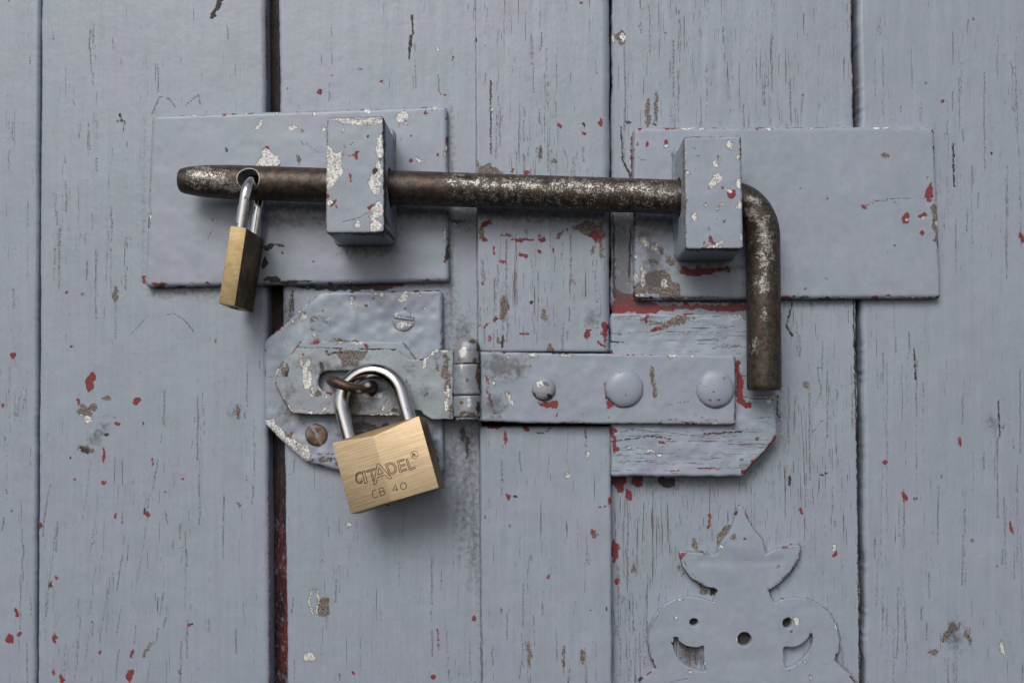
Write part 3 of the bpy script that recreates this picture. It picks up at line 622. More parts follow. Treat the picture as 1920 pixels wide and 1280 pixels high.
mLP = [('S', 'L', [(480, 240), (489, 236), (490, 226)], 3), ('S', 548, 240, 9, 3, -15), ('S', 753, 217, 9, 10), ('S', 762, 232, 4, 3), ('W', 752, 220, 4, 4), ('S', 'P', [(480, 312), (483, 294), (496, 280), (508, 284), (522, 298), (524, 314)]), ('W', 'P', [(486, 312), (489, 297), (500, 289), (514, 300), (514, 314)]), ('R', 502, 279, 4, 5), ('R', 522, 305, 3, 8), ('R', 771, 300, 4, 5), ('S', 784, 300, 6, 3, 30), ('S', 792, 303, 5, 2, -20), ('S', 816, 203, 7, 4), ('S', 689, 207, 6, 5), ('S', 606, 242, 6, 3), ('S', 590, 215, 4, 3), ('R', 798, 212, 4, 3),
       ('K', 838, 473, 4, 17), ('S', 834, 440, 2, 12), ('R', 832, 490, 4, 4), ('R', 270, 490, 5, 10), ('S', 276, 535, 6, 5), ('R', 270, 530, 4, 8), ('R', 300, 533, 16, 3), ('R', 389, 532, 5, 3), ('K', 512, 524, 18, 6), ('K', 540, 528, 20, 3), ('K', 503, 462, 12, 6), ('K', 525, 459, 8, 3), ('K', 496, 490, 5, 12), ('R', 530, 474, 3, 3), ('R', 588, 491, 3, 3), ('K', 565, 527, 22, 2), ('S', 583, 211, 3, 2), ('K', 620, 203, 14, 2), ('K', 590, 204, 5, 2), ('K', 790, 199, 9, 2),
       ('H', 'L', [(373, 486), (392, 445), (408, 408)], .1), ('K', 399, 412, 2, 2), ('W', 561, 301, 4, 9), ('K', 424, 280, 2, 6), ('K', 640, 470, 2, 2), ('W', 565, 245, 7, 2, 20), ('K', 'L', [(560, 262), (572, 275)], .9), ('K', 'L', [(575, 270), (600, 290)], .8), ('R', 587, 490, 2, 2), ('D', 630, 410, 10, 3), ('S', 'L', [(277, 225), (275, 400), (272, 480)], .8), ('K', 770, 256, 3, 2), ('R', 820, 290, 3, 3), ('S', 833, 290, 2, 4)]
mLP += [('D', 'L', [(500, 388), (612, 392)], 7), ('D', 'L', [(738, 398), (838, 402)], 6), ('D', 'L', [(640, 472), (735, 470)], 3), ('D', 'L', [(745, 330), (748, 440)], -6), ('D', 540, 412, 60, 6)]  # bolt grime, with shadows of bolt and guide block painted into the colour
mLP += chips(540, 830, 480, 525, 6, 'KRW', 1, 2) + chips(740, 832, 205, 310, 10, 'RWS', .8, 2)
mLP += scratches(300, 830, 215, 520, 26)
lp = empty('bolt_plate', P(555, 530, 0), 'slightly tilted steel bolt plate with square guide block, behind the small hanging padlock', 'bolt plate', 'painted plates that carry the bolt')
slab('plate', rounded([(284, 216), (838, 198), (842, 527), (271, 538)], 9), 4.6, -0.5, 1.7, M_PLATE, lp, mLP, seed=101, wob=.10)
mLB = [('S', 'P', [(612, 266), (624, 282), (642, 288), (645, 315), (640, 335), (625, 348), (612, 352)]), ('S', 'P', [(705, 300), (716, 300), (716, 358), (700, 358), (690, 352), (690, 338), (699, 325)]), ('S', 712, 275, 5, 24), ('S', 710, 392, 8, 16), ('S', 702, 410, 8, 8), ('S', 708, 426, 12, 10), ('S', 'L', [(635, 226), (650, 228), (675, 228), (690, 230), (712, 226)], 4.5), ('R', 661, 226, 6, 4), ('R', 'P', [(658, 289), (672, 283), (668, 297), (663, 294)]), ('R', 657, 334, 3, 9), ('R', 624, 382, 9, 7), ('S', 618, 381, 5, 4), ('R', 614, 368, 3, 6), ('R', 695, 388, 7, 4), ('S', 670, 421, 5, 6), ('S', 644, 246, 2, 4), ('K', 'L', [(719, 222), (722, 300), (721, 437)], 2.4), ('K', 'L', [(610, 440), (640, 441), (720, 438)], 2.6), ('K', 'L', [(611, 262), (611, 222), (640, 219), (718, 218)], 1.2),
       ('K', 728, 440, 10, 4), ('K', 735, 450, 5, 8), ('K', 'L', [(643, 417), (670, 410), (695, 398)], .9), ('K', 'L', [(645, 273), (647, 278)], 1.2), ('K', 'L', [(656, 272), (664, 267)], .9), ('W', 712, 300, 4, 6), ('K', 703, 320, 4, 8), ('R', 612, 345, 2, 5), ('W', 700, 388, 6, 4), ('K', 650, 450, 14, 2), ('D', 690, 447, 20, 4), ('R', 711, 283, 3, 3), ('K', 689, 256, 1.5, 3)]
guide(lp, [(612, 220), (720, 217), (722, 437), (610, 438)], 4.2, 35, mLB, 665, 111)
mRP = [('W', 1232, 528, 26, 26), ('W', 1255, 545, 22, 20), ('S', 1205, 452, 7, 16, -35), ('S', 1226, 462, 9, 8, -30), ('W', 1240, 470, 5, 12, -35), ('W', 1258, 490, 8, 10), ('W', 1222, 492, 10, 6), ('S', 1245, 530, 8, 10), ('D', 1225, 500, 18, 40), ('S', 1205, 520, 4, 20), ('W', 1200, 545, 10, 14), ('S', 1195, 555, 14, 3), ('R', 'P', [(1268, 498), (1285, 503), (1366, 500), (1372, 508), (1340, 514), (1290, 518), (1276, 510)]),
       ('R', 1745, 358, 7, 14, 10), ('W', 'P', [(1744, 385), (1752, 375), (1762, 440), (1760, 475), (1750, 430)]), ('R', 1700, 411, 9, 11), ('S', 1700, 411, 3, 3), ('R', 1731, 404, 8, 6), ('S', 1732, 408, 4, 2), ('R', 1728, 440, 7, 6), ('R', 1620, 387, 5, 4), ('R', 1703, 451, 3, 2), ('R', 1742, 376, 7, 3), ('H', 'L', [(1622, 386), (1640, 378), (1670, 373), (1740, 374)], .2), ('W', 'L', [(1625, 384), (1645, 377), (1675, 373)], 1.0), ('K', 'L', [(1675, 378), (1685, 385)], 1.0), ('R', 'L', [(1455, 238), (1584, 237)], 1.8), ('S', 1250, 273, 4, 4, 30), ('R', 1248, 266, 4, 6), ('S', 1265, 289, 5, 2), ('R', 1213, 273, 3, 8), ('R', 1196, 270, 2, 5), ('K', 'L', [(1193, 290), (1203, 300), (1220, 303)], .9), ('R', 1200, 240, 4, 3), ('R', 1508, 541, 3, 3), ('R', 1666, 555, 5, 3), ('K', 1510, 557, 8, 2), ('K', 1490, 556, 4, 2), ('R', 1752, 244, 4, 4), ('R', 1764, 535, 2, 4), ('K', 1759, 328, 2, 4), ('R', 1551, 372, 2, 3), ('R', 1678, 459, 3, 2), ('R', 1664, 474, 2, 2), ('K', 1500, 353, 1.5, 4, 30), ('W', 1660, 292, 6, 4, 30), ('W', 1550, 522, 3, 4), ('R', 1420, 236, 6, 1.5), ('K', 1210, 558, 20, 2), ('W', 1300, 558, 60, 2), ('D', 1205, 440, 14, 10)]
mRP += [('D', 'L', [(1190, 418), (1280, 424)], 12), ('D', 'L', [(1275, 505), (1390, 500)], 2), ('D', 'L', [(1398, 400), (1400, 550)], -4)]  # grime plus the painted shadow of bolt, block and handle side
mRP += chips(1470, 1750, 250, 550, 12, 'RWK', .8, 1.8)
mRP += scratches(1200, 1740, 250, 550, 26)
rp = empty('bolt_plate', P(1475, 560, 0), 'wide steel bolt plate with guide block near its left end, beside the bent handle', 'bolt plate', 'painted plates that carry the bolt')
slab('plate', rounded([(1187, 238), (1752, 237), (1766, 559), (1189, 561)], 9), 4.6, -0.5, 1.7, M_PLATE, rp, mRP, seed=121, wob=.10)
mRB = [('S', 1367, 270, 7, 11), ('S', 1340, 308, 5, 6), ('S', 'L', [(1334, 345), (1347, 334)], 6), ('S', 1386, 345, 5, 10), ('S', 1384, 295, 4, 4), ('S', 1302, 407, 5, 8, -20), ('S', 1387, 385, 5, 6), ('S', 1351, 454, 6, 6), ('S', 1335, 463, 18, 3), ('S', 1391, 443, 3, 8), ('R', 1371, 364, 8, 12), ('S', 1366, 357, 5, 4), ('R', 1356, 353, 3, 3), ('R', 1331, 446, 3, 6), ('R', 1337, 455, 4, 4), ('R', 1321, 456, 2, 3), ('S', 1323, 386, 3, 3), ('S', 1354, 383, 3, 3), ('S', 1347, 392, 3, 3), ('W', 1322, 382, 2, 4), ('K', 'L', [(1283, 257), (1310, 255), (1325, 255)], 1.6), ('R', 1305, 255, 8, 1.5), ('K', 'L', [(1389, 258), (1390, 300)], 1.8), ('K', 'L', [(1391, 312), (1392, 328)], 2.2), ('W', 'L', [(1282, 270), (1284, 340), (1286, 400)], 2.0), ('K', 'L', [(1285, 469), (1320, 468), (1394, 468)], 2.4), ('K', 1370, 468, 14, 3), ('K', 'L', [(1282, 262), (1285, 467)], .9), ('K', 'L', [(1300, 277), (1306, 280)], .8), ('K', 'L', [(1302, 294), (1312, 293)], .8), ('W', 1348, 295, 2, 7), ('S', 1349, 297, 2, 5), ('W', 1358, 414, 3, 3), ('R', 1393, 375, 2, 5), ('S', 1290, 325, 3, 4), ('K', 1395, 410, 1.5, 14), ('W', 1330, 428, 2, 4)]
mRB += chips(1290, 1388, 262, 460, 10, 'SWWR', .7, 1.5)
guide(rp, [(1281, 256), (1390, 254), (1394, 467), (1285, 468)], 4.2, 35, mRB, 1335, 131)

# ------------------------------------------------------------------ the sliding bolt with bent handle
rad = np.full(len(RP), RODR)
s = np.concatenate([[0], np.cumsum(np.linalg.norm(np.diff(RP, axis=0), axis=1))])
rad = RODR*np.interp(s, [0, .25, .8, 1.8, 4, 10, 22], [.58, .65, .70, .745, .81, .93, 1.0])
rad = rad*np.interp(s[-1]-s, [0, .3, .8, 1.2], [.93, .975, .995, 1.0])
V, Fc = tube(RP, rad, 48)
bolt = mk('sliding_bolt', V, Fc, M_IRON, None, None, 0, loc=P(900, 357, BH))
recalc(bolt)
hc = P(474, 343.5, BH)
V, Fc = tube([hc+np.array([0, -30, 1.5])-origin(bolt), hc+np.array([0, 30, -1.5])-origin(bolt)], 4.6, 40)
c = cutter(V, Fc); c.location = bolt.location; boolean(bolt, c)
mBolt = [('S', 390, 332, 40, 14, 4), ('S', 420, 345, 30, 10, 10), ('S', 370, 340, 10, 8), ('S', 960, 345, 110, 7, 2), ('S', 1080, 350, 60, 9, 2), ('S', 1180, 356, 60, 9, 2), ('S', 1240, 362, 30, 8), ('S', 862, 340, 24, 9), ('S', 1412, 400, 8, 18, -35), ('S', 1432, 420, 9, 14), ('S', 1436, 470, 10, 40), ('S', 1430, 530, 8, 20), ('S', 1415, 375, 10, 8), ('K', 1022, 341, 10, 4), ('K', 870, 333, 20, 4), ('S', 1432, 590, 3, 10), ('S', 1415, 650, 2, 8)]
def boltf(f, px, py, V):
    b = np.full(px.shape, -16.0); front = (-V[:, 1]-BH)/RODR
    b = np.where((px > 830) & (px < 1275), -4.5-6*np.clip(.55-front, 0, 1), b); b = np.where((px > 1395) & (py < 560), -7.0, b); b = np.where((px > 480) & (px < 610), -26, b); b = np.where((px > 1395) & (py > 600), -24, b)
    f['silver'] = np.where(f['silver'] > -4, np.minimum(f['silver']*.4, 1.8), np.maximum(f['silver'], b)).astype(np.float32)
    f['silver'] = np.where(front < .1, -20, f['silver'])
    f['dark'] = np.where(np.hypot(V[:, 0]-hc[0], V[:, 2]-hc[2]) < 4.72, 9, f['dark']).astype(np.float32)  # bore wall blackened: rust, with the shade of its depth painted in
reattr(bolt, mBolt, 50, boltf)
hr = 4.75; V = []
for q in np.linspace(0, 2*math.pi, 49)[:-1]:
    zz = hr*math.sin(q); V.append(hc+np.array([hr*math.cos(q), -math.sqrt((RODR*.985)**2-zz**2)+.02, zz+.2]))
V, Fc = tube(V+V[:1], .30, 8, False); o = mk('hole_rim', V, Fc, M_IRON, bolt, [('S', 474, 341, 60, 60)], 0); recalc(o)  # pale ring added so its colour gives the hole edge a highlight
tag(bolt, 'rusty round steel bolt with drilled left end and right end bent down as handle', 'bolt')

# ------------------------------------------------------------------ padlocks
def padlock(name, label, W, Hh, T, ridge, rs, sep, straight, M, loc, group, bodymat, facemat=None):
    """local frame: x width, -y front, z up, origin at the middle of the body's top"""
    root = empty(name, loc, label, 'padlock', group)
    root.rotation_mode = 'XYZ'; root.rotation_euler = M.to_euler()
    w2, t2 = W/2, T/2; xr = -1.0; dip = ridge*1.95
    sz = Hh/31.0
    bm = bmesh.new()
    def front(x): return -t2-ridge*(1-abs(x-xr)/(w2+abs(xr)))
    vs = {}
    v = lambda x, y, z: bm.verts.new((x, y, z))
    # outline of the front: two facets meeting in a ridge, top cut back as a low V
    fTL, fTR, fBL, fBR = v(-w2, -t2, 0), v(w2, -t2, 0), v(-w2, -t2, -Hh), v(w2, -t2, -Hh)
    fRT, fRB = v(xr, -t2-ridge, -dip), v(xr, -t2-ridge, -Hh)
    bTL, bTR, bBL, bBR = v(-w2, t2, 0), v(w2, t2, 0), v(-w2, t2, -Hh), v(w2, t2, -Hh)
    bRT, bRB = v(xr, t2+ridge, -dip), v(xr, t2+ridge, -Hh)
    for f in ((fTL, fBL, fRB, fRT), (fRT, fRB, fBR, fTR), (bTR, bBR, bRB, bRT), (bRT, bRB, bBL, bTL), (fTL, bTL, bBL, fBL), (fTR, fBR, bBR, bTR), (fTL, fRT, fTR), (bTR, bRT, bTL), (fTL, fTR, bTR, bTL), (fBL, bBL, bRB, bBR, fBR, fRB)):
        bm.faces.new(f)
    bmesh.ops.recalc_face_normals(bm, faces=bm.faces)
    bmesh.ops.bevel(bm, geom=list(bm.edges), offset=.35*sz, segments=2, affect='EDGES', profile=.6)
    me = bpy.data.meshes.new('body'); bm.transform(Matrix.Scale(MM, 4)); bm.to_mesh(me); bm.free()
    o = bpy.data.objects.new('body', me); COL.objects.link(o); o.parent = root; me.materials.append(bodymat)
    if facemat:
        me.materials.append(facemat)
        for p in me.polygons:
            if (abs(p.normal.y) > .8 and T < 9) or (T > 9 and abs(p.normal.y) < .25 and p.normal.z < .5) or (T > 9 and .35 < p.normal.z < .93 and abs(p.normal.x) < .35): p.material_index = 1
    finish(o, np.zeros((len(me.vertices), 3)), None, 25)
    # shackle
    hs_ = sep/2; z = []
    pth = [(-hs_, 0, zz) for zz in np.linspace(-4, straight, 8)]+[(-hs_*math.cos(a), 0, straight+hs_*math.sin(a)) for a in np.linspace(0, math.pi, 40)[1:-1]]+[(hs_, 0, zz) for zz in np.linspace(straight, -4, 8)]
    V, Fc = tube(pth, rs, 28)
    sh = mk('shackle', V, Fc, M_CHROME, root, None, 0, local=True); recalc(sh)
    # keyway plug in the underside, sunk collars where the shackle enters
    V, Fc = tube([(-W*.12, 0, -Hh+1), (-W*.12, 0, -Hh-.25)], T*.36, 28)
    k = mk('keyway_plug', V, Fc, M_TARN, root, None, 30, local=True); recalc(k)
    V, Fc = tube([(-W*.12-.4, 0, -Hh-.2), (-W*.12+.4, 0, -Hh-.2), (-W*.12+.5, 0, -Hh-.2)], .5, 8)
    V = np.array(V); V[:, 1] *= 4.2
    ks = mk('key_slot', V, Fc, M_HOLE, k, None, 30, local=True); recalc(ks)
    for sx in (-1, 1):
        V, Fc = tube([(sx*hs_, 0, -.5), (sx*hs_, 0, .06)], rs+.45, 28)
        mk('shackle_collar', V, Fc, M_HOLE, root, None, 30, local=True)
    return root, front

def glyph_lines(txt, size):
    """outlines of built-in letter shapes as closed polylines (mm)"""
    cu = bpy.data.curves.new('t', 'FONT'); cu.body = txt; cu.size = size; o = bpy.data.objects.new('t', cu); COL.objects.link(o)
    dg = bpy.context.evaluated_depsgraph_get(); dg.update()
    c = o.to_curve(dg); L = []
    for sp in c.splines:
        bp = sp.bezier_points; n = len(bp); pl = []
        for i in range(n):
            a, b = bp[i], bp[(i+1) % n]
            straight = a.handle_right_type == 'VECTOR' and b.handle_left_type == 'VECTOR'
            for k in range(1 if straight else 5):
                t = k/(1 if straight else 5); q = a.co*(1-t)**3+a.handle_right*3*t*(1-t)**2+b.handle_left*3*t*t*(1-t)+b.co*t**3
                pl.append((q.x, q.y))
        L.append(pl)
    o.to_curve_clear(); bpy.data.objects.remove(o); bpy.data.curves.remove(cu)
    xs = [p[0] for l in L for p in l]; ys = [p[1] for l in L for p in l]
    x0, y0, x1, y1 = min(xs), min(ys), max(xs), max(ys)
    return [[((p[0]-x0)/(x1-x0), (p[1]-y0)/(y1-y0)) for p in l] for l in L]
def engrave(root, name, polys, front, wd, closed=True):
    """fine grooves traced on the front: flat dark ribbons lying in the brass"""
    V = []; Fc = []
    for pl in polys:
        A = np.array(pl); n = len(A)
        if not closed: pass
        T = np.roll(A, -1, 0)-np.roll(A, 1, 0)
        if not closed: T[0] = A[1]-A[0]; T[-1] = A[-1]-A[-2]
        N = np.stack([-T[:, 1], T[:, 0]], 1); N /= np.linalg.norm(N, axis=1)[:, None]+1e-9
        b = len(V)
        for sgn in (1, -1):
            for p, q in zip(A, N):
                x, z = p+sgn*q*wd/2; V.append((x, front(x)-.035, z))
        for i in range(n if closed else n-1):
            j = (i+1) % n; Fc.append((b+i, b+j, b+n+j, b+n+i))
    o = mk(name, V, Fc, M_CUT, root, None, 0, local=True)
    return o
def warp(poly, box):
    """place a unit glyph into a quad (bottom-left, bottom-right, top-right, top-left) on the body front"""
    bl, br, tr, tl = [np.array(q) for q in box]
    return [[tuple((bl*(1-u)+br*u)*(1-v)+(tl*(1-u)+tr*u)*v) for u, v in l] for l in poly]
def dens_poly(l, st):
    out = []
    for a, b in zip(l, l[1:]+l[:1]):
        a, b = np.array(a), np.array(b); n = max(1, int(np.linalg.norm(b-a)/st))
        out += [tuple(a+(b-a)*i/n) for i in range(n)]
    return out
def ring(cx, cz, r, n=24): return [(cx+r*math.cos(2*math.pi*i/n), cz+r*math.sin(2*math.pi*i/n)) for i in range(n)]

# large padlock: front face about 24 mm off the door
T2 = 12.0; H2 = 31.0; W2 = 39.0
tl, tr = P(622, 831, 24), P(785, 778, 24)
mid = (tl+tr)/2
M2 = Matrix.Rotation(R(-7), 3, 'Z') @ Matrix.Rotation(R(-16.8), 3, 'Y') @ Matrix.Rotation(R(-4), 3, 'X')
ctr = np.array(mid)+np.array(M2 @ Vector((0, T2/2, 0)))
pl2, fr2 = padlock('padlock', 'large clean brass padlock engraved CITADEL CB 40, hanging tilted on the hasp staple', W2, H2, T2, 1.45, 3.25, 27.0, 12.3, M2, ctr, 'brass padlocks on the door', M_BRASS, M_SHADEBRASS)
# engraving: letter boxes in the body's own frame, read as fractions of width (from left) and height (from top)
def uv(u, v): return np.array([(u-.5)*W2, -v*H2])
def letter(ch, u0, u1, vt0, vt1, vb0, vb1, ital=0.0, name='engraved_letter'):
    g = glyph_lines(ch, 1.0)
    box = (uv(u0, vb0), uv(u1, vb1), uv(u1+ital, vt1), uv(u0+ital, vt0))
    polys = [dens_poly(l, .3) for l in warp(g, box)]
    return engrave(pl2, name, polys, fr2, .30)
Q0, Q1, Q2, Q3 = [np.array(q, float) for q in ((120, 490), (970, 190), (1155, 920), (290, 1185))]   # the face as it was measured: tl, tr, br, bl
def face(x, y):
    u = v = .5
    for _ in range(12):
        p = Q0*(1-u)*(1-v)+Q1*u*(1-v)+Q2*u*v+Q3*(1-u)*v
        du = (Q1-Q0)*(1-v)+(Q2-Q3)*v; dv = (Q3-Q0)*(1-u)+(Q2-Q1)*u
        A = np.array([[du[0], dv[0]], [du[1], dv[1]]]); d = np.linalg.solve(A, np.array([x, y])-p); u += d[0]; v += d[1]
    return np.array([(u-.5)*W2, -v*H2])
def engr(ch, bl, br, tr, tl, wd=.31):
    box = [face(*q) for q in (bl, br, tr, tl)]
    engrave(pl2, 'engraved_letter', [dens_poly(l, .3) for l in warp(glyph_lines(ch, 1.0), box)], fr2, wd)
engr('C', (358, 896), (418, 876), (405, 760), (342, 790))
engr('I', (440, 884), (466, 876), (440, 756), (416, 766))
engr('T', (490, 868), (562, 842), (545, 730), (460, 758))
engr('A', (528, 894), (708, 826), (652, 658), (502, 712))
engr('D', (690, 798), (766, 770), (733, 658), (646, 690))
engr('E', (785, 772), (852, 746), (825, 634), (763, 656))
engr('L', (875, 746), (934, 726), (902, 616), (846, 638))
rc = face(925, 590); engrave(pl2, 'engraved_letter', [ring(rc[0], rc[1], 1.55)], fr2, .22)
engr('R', (908, 612), (944, 602), (938, 568), (902, 580), .2)
def stroke(bl, br, tr, tl, lines):
    b = [face(*q) for q in (bl, br, tr, tl)]
    for l in lines:
        q = warp([l], b)[0]; q2 = []
        for a, c in zip(q, q[1:]): q2 += [tuple(np.array(a)+(np.array(c)-np.array(a))*t) for t in (0, .5)]
        engrave(pl2, 'engraved_letter', [q2+[q[-1]]], fr2, .34, closed=False)
arc = lambda cx, cy, rx, ry, a0, a1, n=18: [(cx+rx*math.cos(R(a0+(a1-a0)*i/n)), cy+ry*math.sin(R(a0+(a1-a0)*i/n))) for i in range(n+1)]
stroke((520, 1030), (576, 1012), (560, 938), (508, 956), [arc(.5, .5, .5, .5, 45, 315)])
stroke((594, 1004), (644, 988), (630, 918), (580, 934), [[(0, 0), (0, 1)], [(0, 1), (.6, 1)]+arc(.6, .76, .34, .24, 90, -90)+[(0, .52)], [(.6, .52)]+arc(.6, .26, .4, .26, 90, -90)+[(0, 0)]])
stroke((718, 970), (770, 952), (756, 884), (704, 902), [[(.78, 0), (.78, 1), (0, .28), (1, .28)]])
stroke((794, 944), (852, 926), (840, 862), (784, 880), [arc(.5, .5, .5, .5, 0, 360)])

# small padlock: hangs through the drilled end of the bolt, edge-on
W1, H1, T1 = 26.5, 32.5, 6.8
M1 = Matrix.Rotation(R(8.2), 3, 'Y') @ Matrix.Rotation(R(89.0), 3, 'Z') @ Matrix.Rotation(R(0), 3, 'X')
top1 = P(447, 425.5, 31.6)
ctr1 = np.array(top1)+np.array(M1 @ Vector((W1/2, 0, 0)))
pl1, fr1 = padlock('padlock', 'small tarnished brass padlock seen edge-on, hanging through the hole in the bolt end', W1, H1, T1, .7, 2.6, 20.0, 12.2, M1, ctr1, 'brass padlocks on the door', M_TARN, M_DARKBRASS)

# ------------------------------------------------------------------ hasp: staple plate on the left leaf
def dome(name, cx, cy, h0, rpx, hgt, mat, parent, marks=(), flat=.0, seed=0, slot=None):
    """round head seated at height h0, radius in photo pixels, crown hgt mm"""
    n, m = 40, 12; c = P(cx, cy, h0); r = rpx*(D-h0)/F; V = []; 
    for i in range(m+1):
        t = i/m*math.pi/2
        rr = r*math.cos(t)**(1-flat*.75); hh = hgt*math.sin(t)**(1-flat*.3)
        if i == m:
            V.append(c+np.array([0, -hgt, 0])); break
        for j in range(n):
            a = 2*math.pi*j/n; k = 1+.035*(vnoise(np.array([3*math.cos(a)+9]), np.array([3*math.sin(a)+9]), seed+200)[0]-.5)
            V.append(c+np.array([rr*k*math.cos(a), -hh, rr*k*math.sin(a)]))
    Fc = [(i*n+j, i*n+(j+1) % n, (i+1)*n+(j+1) % n, (i+1)*n+j) for i in range(m-1) for j in range(n)]
    Fc += [((m-1)*n+j, (m-1)*n+(j+1) % n, m*n) for j in range(n)] + [tuple(range(n))[::-1]]
    o = mk(name, V, Fc, mat, parent, marks, 50); recalc(o)
    if slot is not None:
        a = R(slot[0]); dr = np.array([math.cos(a), 0, -math.sin(a)]); nr = np.array([math.sin(a), 0, math.cos(a)]); ww, dp = slot[1], slot[2]
        cc = c+np.array([0, -hgt, 0])-origin(parent); y = np.array([0, 1.0, 0])
        bx = [cc+dr*r*1.3*a1+nr*ww/2*a2+y*(dp if a3 > 0 else -6) for a3 in (-1, 1) for a1, a2 in ((-1, -1), (1, -1), (1, 1), (-1, 1))]
        cu = cutter(bx, [(0, 1, 2, 3), (4, 7, 6, 5), (0, 4, 5, 1), (1, 5, 6, 2), (2, 6, 7, 3), (3, 7, 4, 0)]); cu.parent = parent
        boolean(o, cu); reattr(o, marks, 50)
    return o
sp = empty('staple_plate', P(665, 880, 0), 'eight-sided painted plate under the hasp flap with slotted screws and a rusty staple loop', 'staple plate')
mSP = [('S', 'L', [(503, 800), (520, 815), (545, 835), (570, 848)], 13), ('S', 560, 850, 20, 9, 30), ('W', 'L', [(510, 803), (530, 826), (552, 832)], 3), ('K', 'L', [(500, 797), (530, 832), (560, 858)], 2.2), ('R', 546, 812, 5, 3), ('R', 541, 826, 6, 3), ('S', 660, 561, 4, 9), ('S', 757, 556, 10, 5, -50), ('S', 717, 553, 5, 5), ('S', 704, 553, 4, 2), ('S', 790, 555, 3, 2), ('S', 796, 578, 3, 3), ('S', 570, 594, 6, 7), ('R', 570, 588, 4, 3), ('S', 548, 602, 4, 3), ('R', 686, 573, 4, 3), ('S', 589, 627, 5, 3), ('W', 584, 616, 7, 6), ('S', 667, 578, 4, 1.5), ('S', 540, 645, 3, 2), ('K', 628, 640, 60, 1.5), ('W', 595, 640, 10, 4), ('W', 635, 638, 14, 3), ('R', 592, 641, 8, 3), ('K', 700, 560, 3, 2), ('W', 760, 580, 5, 2, -30),
       ('D', 690, 805, 60, 16), ('K', 695, 800, 36, 7), ('D', 800, 860, 22, 60), ('K', 690, 815, 28, 6), ('R', 815, 846, 4, 4), ('K', 820, 865, 5, 8), ('S', 788, 825, 3, 16), ('W', 640, 865, 14, 6), ('K', 'L', [(578, 866), (605, 856), (640, 862)], 1.6), ('R', 'L', [(598, 850), (625, 850)], 1.5), ('W', 610, 862, 14, 5), ('S', 538, 758, 3, 2), ('D', 545, 775, 20, 14), ('S', 612, 812, 4, 5), ('K', 'L', [(494, 706), (512, 707)], .9), ('W', 528, 765, 5, 3), ('W', 537, 818, 12, 5, 30), ('W', 500, 800, 5, 3), ('R', 'P', [(822, 545), (829, 546), (829, 552)])]
mSP += chips(510, 820, 550, 635, 18, 'SWKKD', .8, 2.2) + chips(505, 640, 780, 870, 16, 'RSWW', .8, 2.2)
slab('plate', rounded([(494, 640), (598, 546), (829, 543), (832, 880), (818, 904), (640, 884), (572, 866), (496, 798)], 8), 4.6, -.3, 1.6, M_THICK, sp, mSP, seed=141, wob=.55)
mSU = [('W', 'L', [(540, 672), (552, 650), (563, 640)], 3), ('W', 592, 641, 10, 4), ('R', 592, 642, 8, 3), ('W', 635, 640, 18, 2), ('S', 670, 643, 12, 3), ('R', 687, 649, 5, 4), ('W', 'L', [(758, 642), (772, 660), (778, 672)], 3), ('K', 'L', [(760, 641), (778, 668)], 1), ('S', 630, 644, 4, 3)]
slab('back_plate', rounded([(540, 672), (562, 638), (757, 641), (781, 674), (781, 752), (757, 776), (566, 772), (540, 748)], 5), 6.4, 4.2, .6, M_PLATE, sp, mSU, seed=151, step=4)
mh = [('S', 757, 609, 15, 7, -8), ('S', 745, 587, 5, 6), ('S', 774, 588, 5, 6), ('K', 'L', [(738, 592), (782, 597)], 1.2)]
dome('screw', 757, 601, 4.3, 21, 1.5, M_THICK, sp, mh, .75, 1, slot=(8, 1.3, .9))
dome('screw', 601, 604, 4.3, 21, .9, M_THICK, sp, [('W', 590, 598, 10, 5), ('D', 600, 598, 12, 6), ('S', 612, 600, 5, 4)], .75, 2, slot=(28, 1.0, .35))
dome('screw', 593.5, 815, 4.3, 21.5, 1.4, M_SCREW, sp, [('wood',)] and [('W', 600, 804, 9, 7), ('W', 585, 822, 8, 8)], .8, 3, slot=(62, 1.7, 1.1))
sc_ = lambda x, y, h: P(x, y, h)
stp = catmull([P(626, 716, 3), P(624, 715, 9), P(621, 712, 15), P(625, 714, 20.5), P(644, 722, 23.0), P(668, 728, 22.0), P(686, 727, 18.5), P(694, 725, 13), P(697, 725, 8), P(698, 725, 3)], 8)
k = np.linspace(0, 1, len(stp)); V, Fc = tube(stp, 2.35+.35*np.sin(k*9)*(k > .4), 20)
o = mk('staple', V, Fc, M_STAPLE, sp, [('S', 690, 722, 6, 5), ('S', 672, 735, 4, 3)], 0); recalc(o)

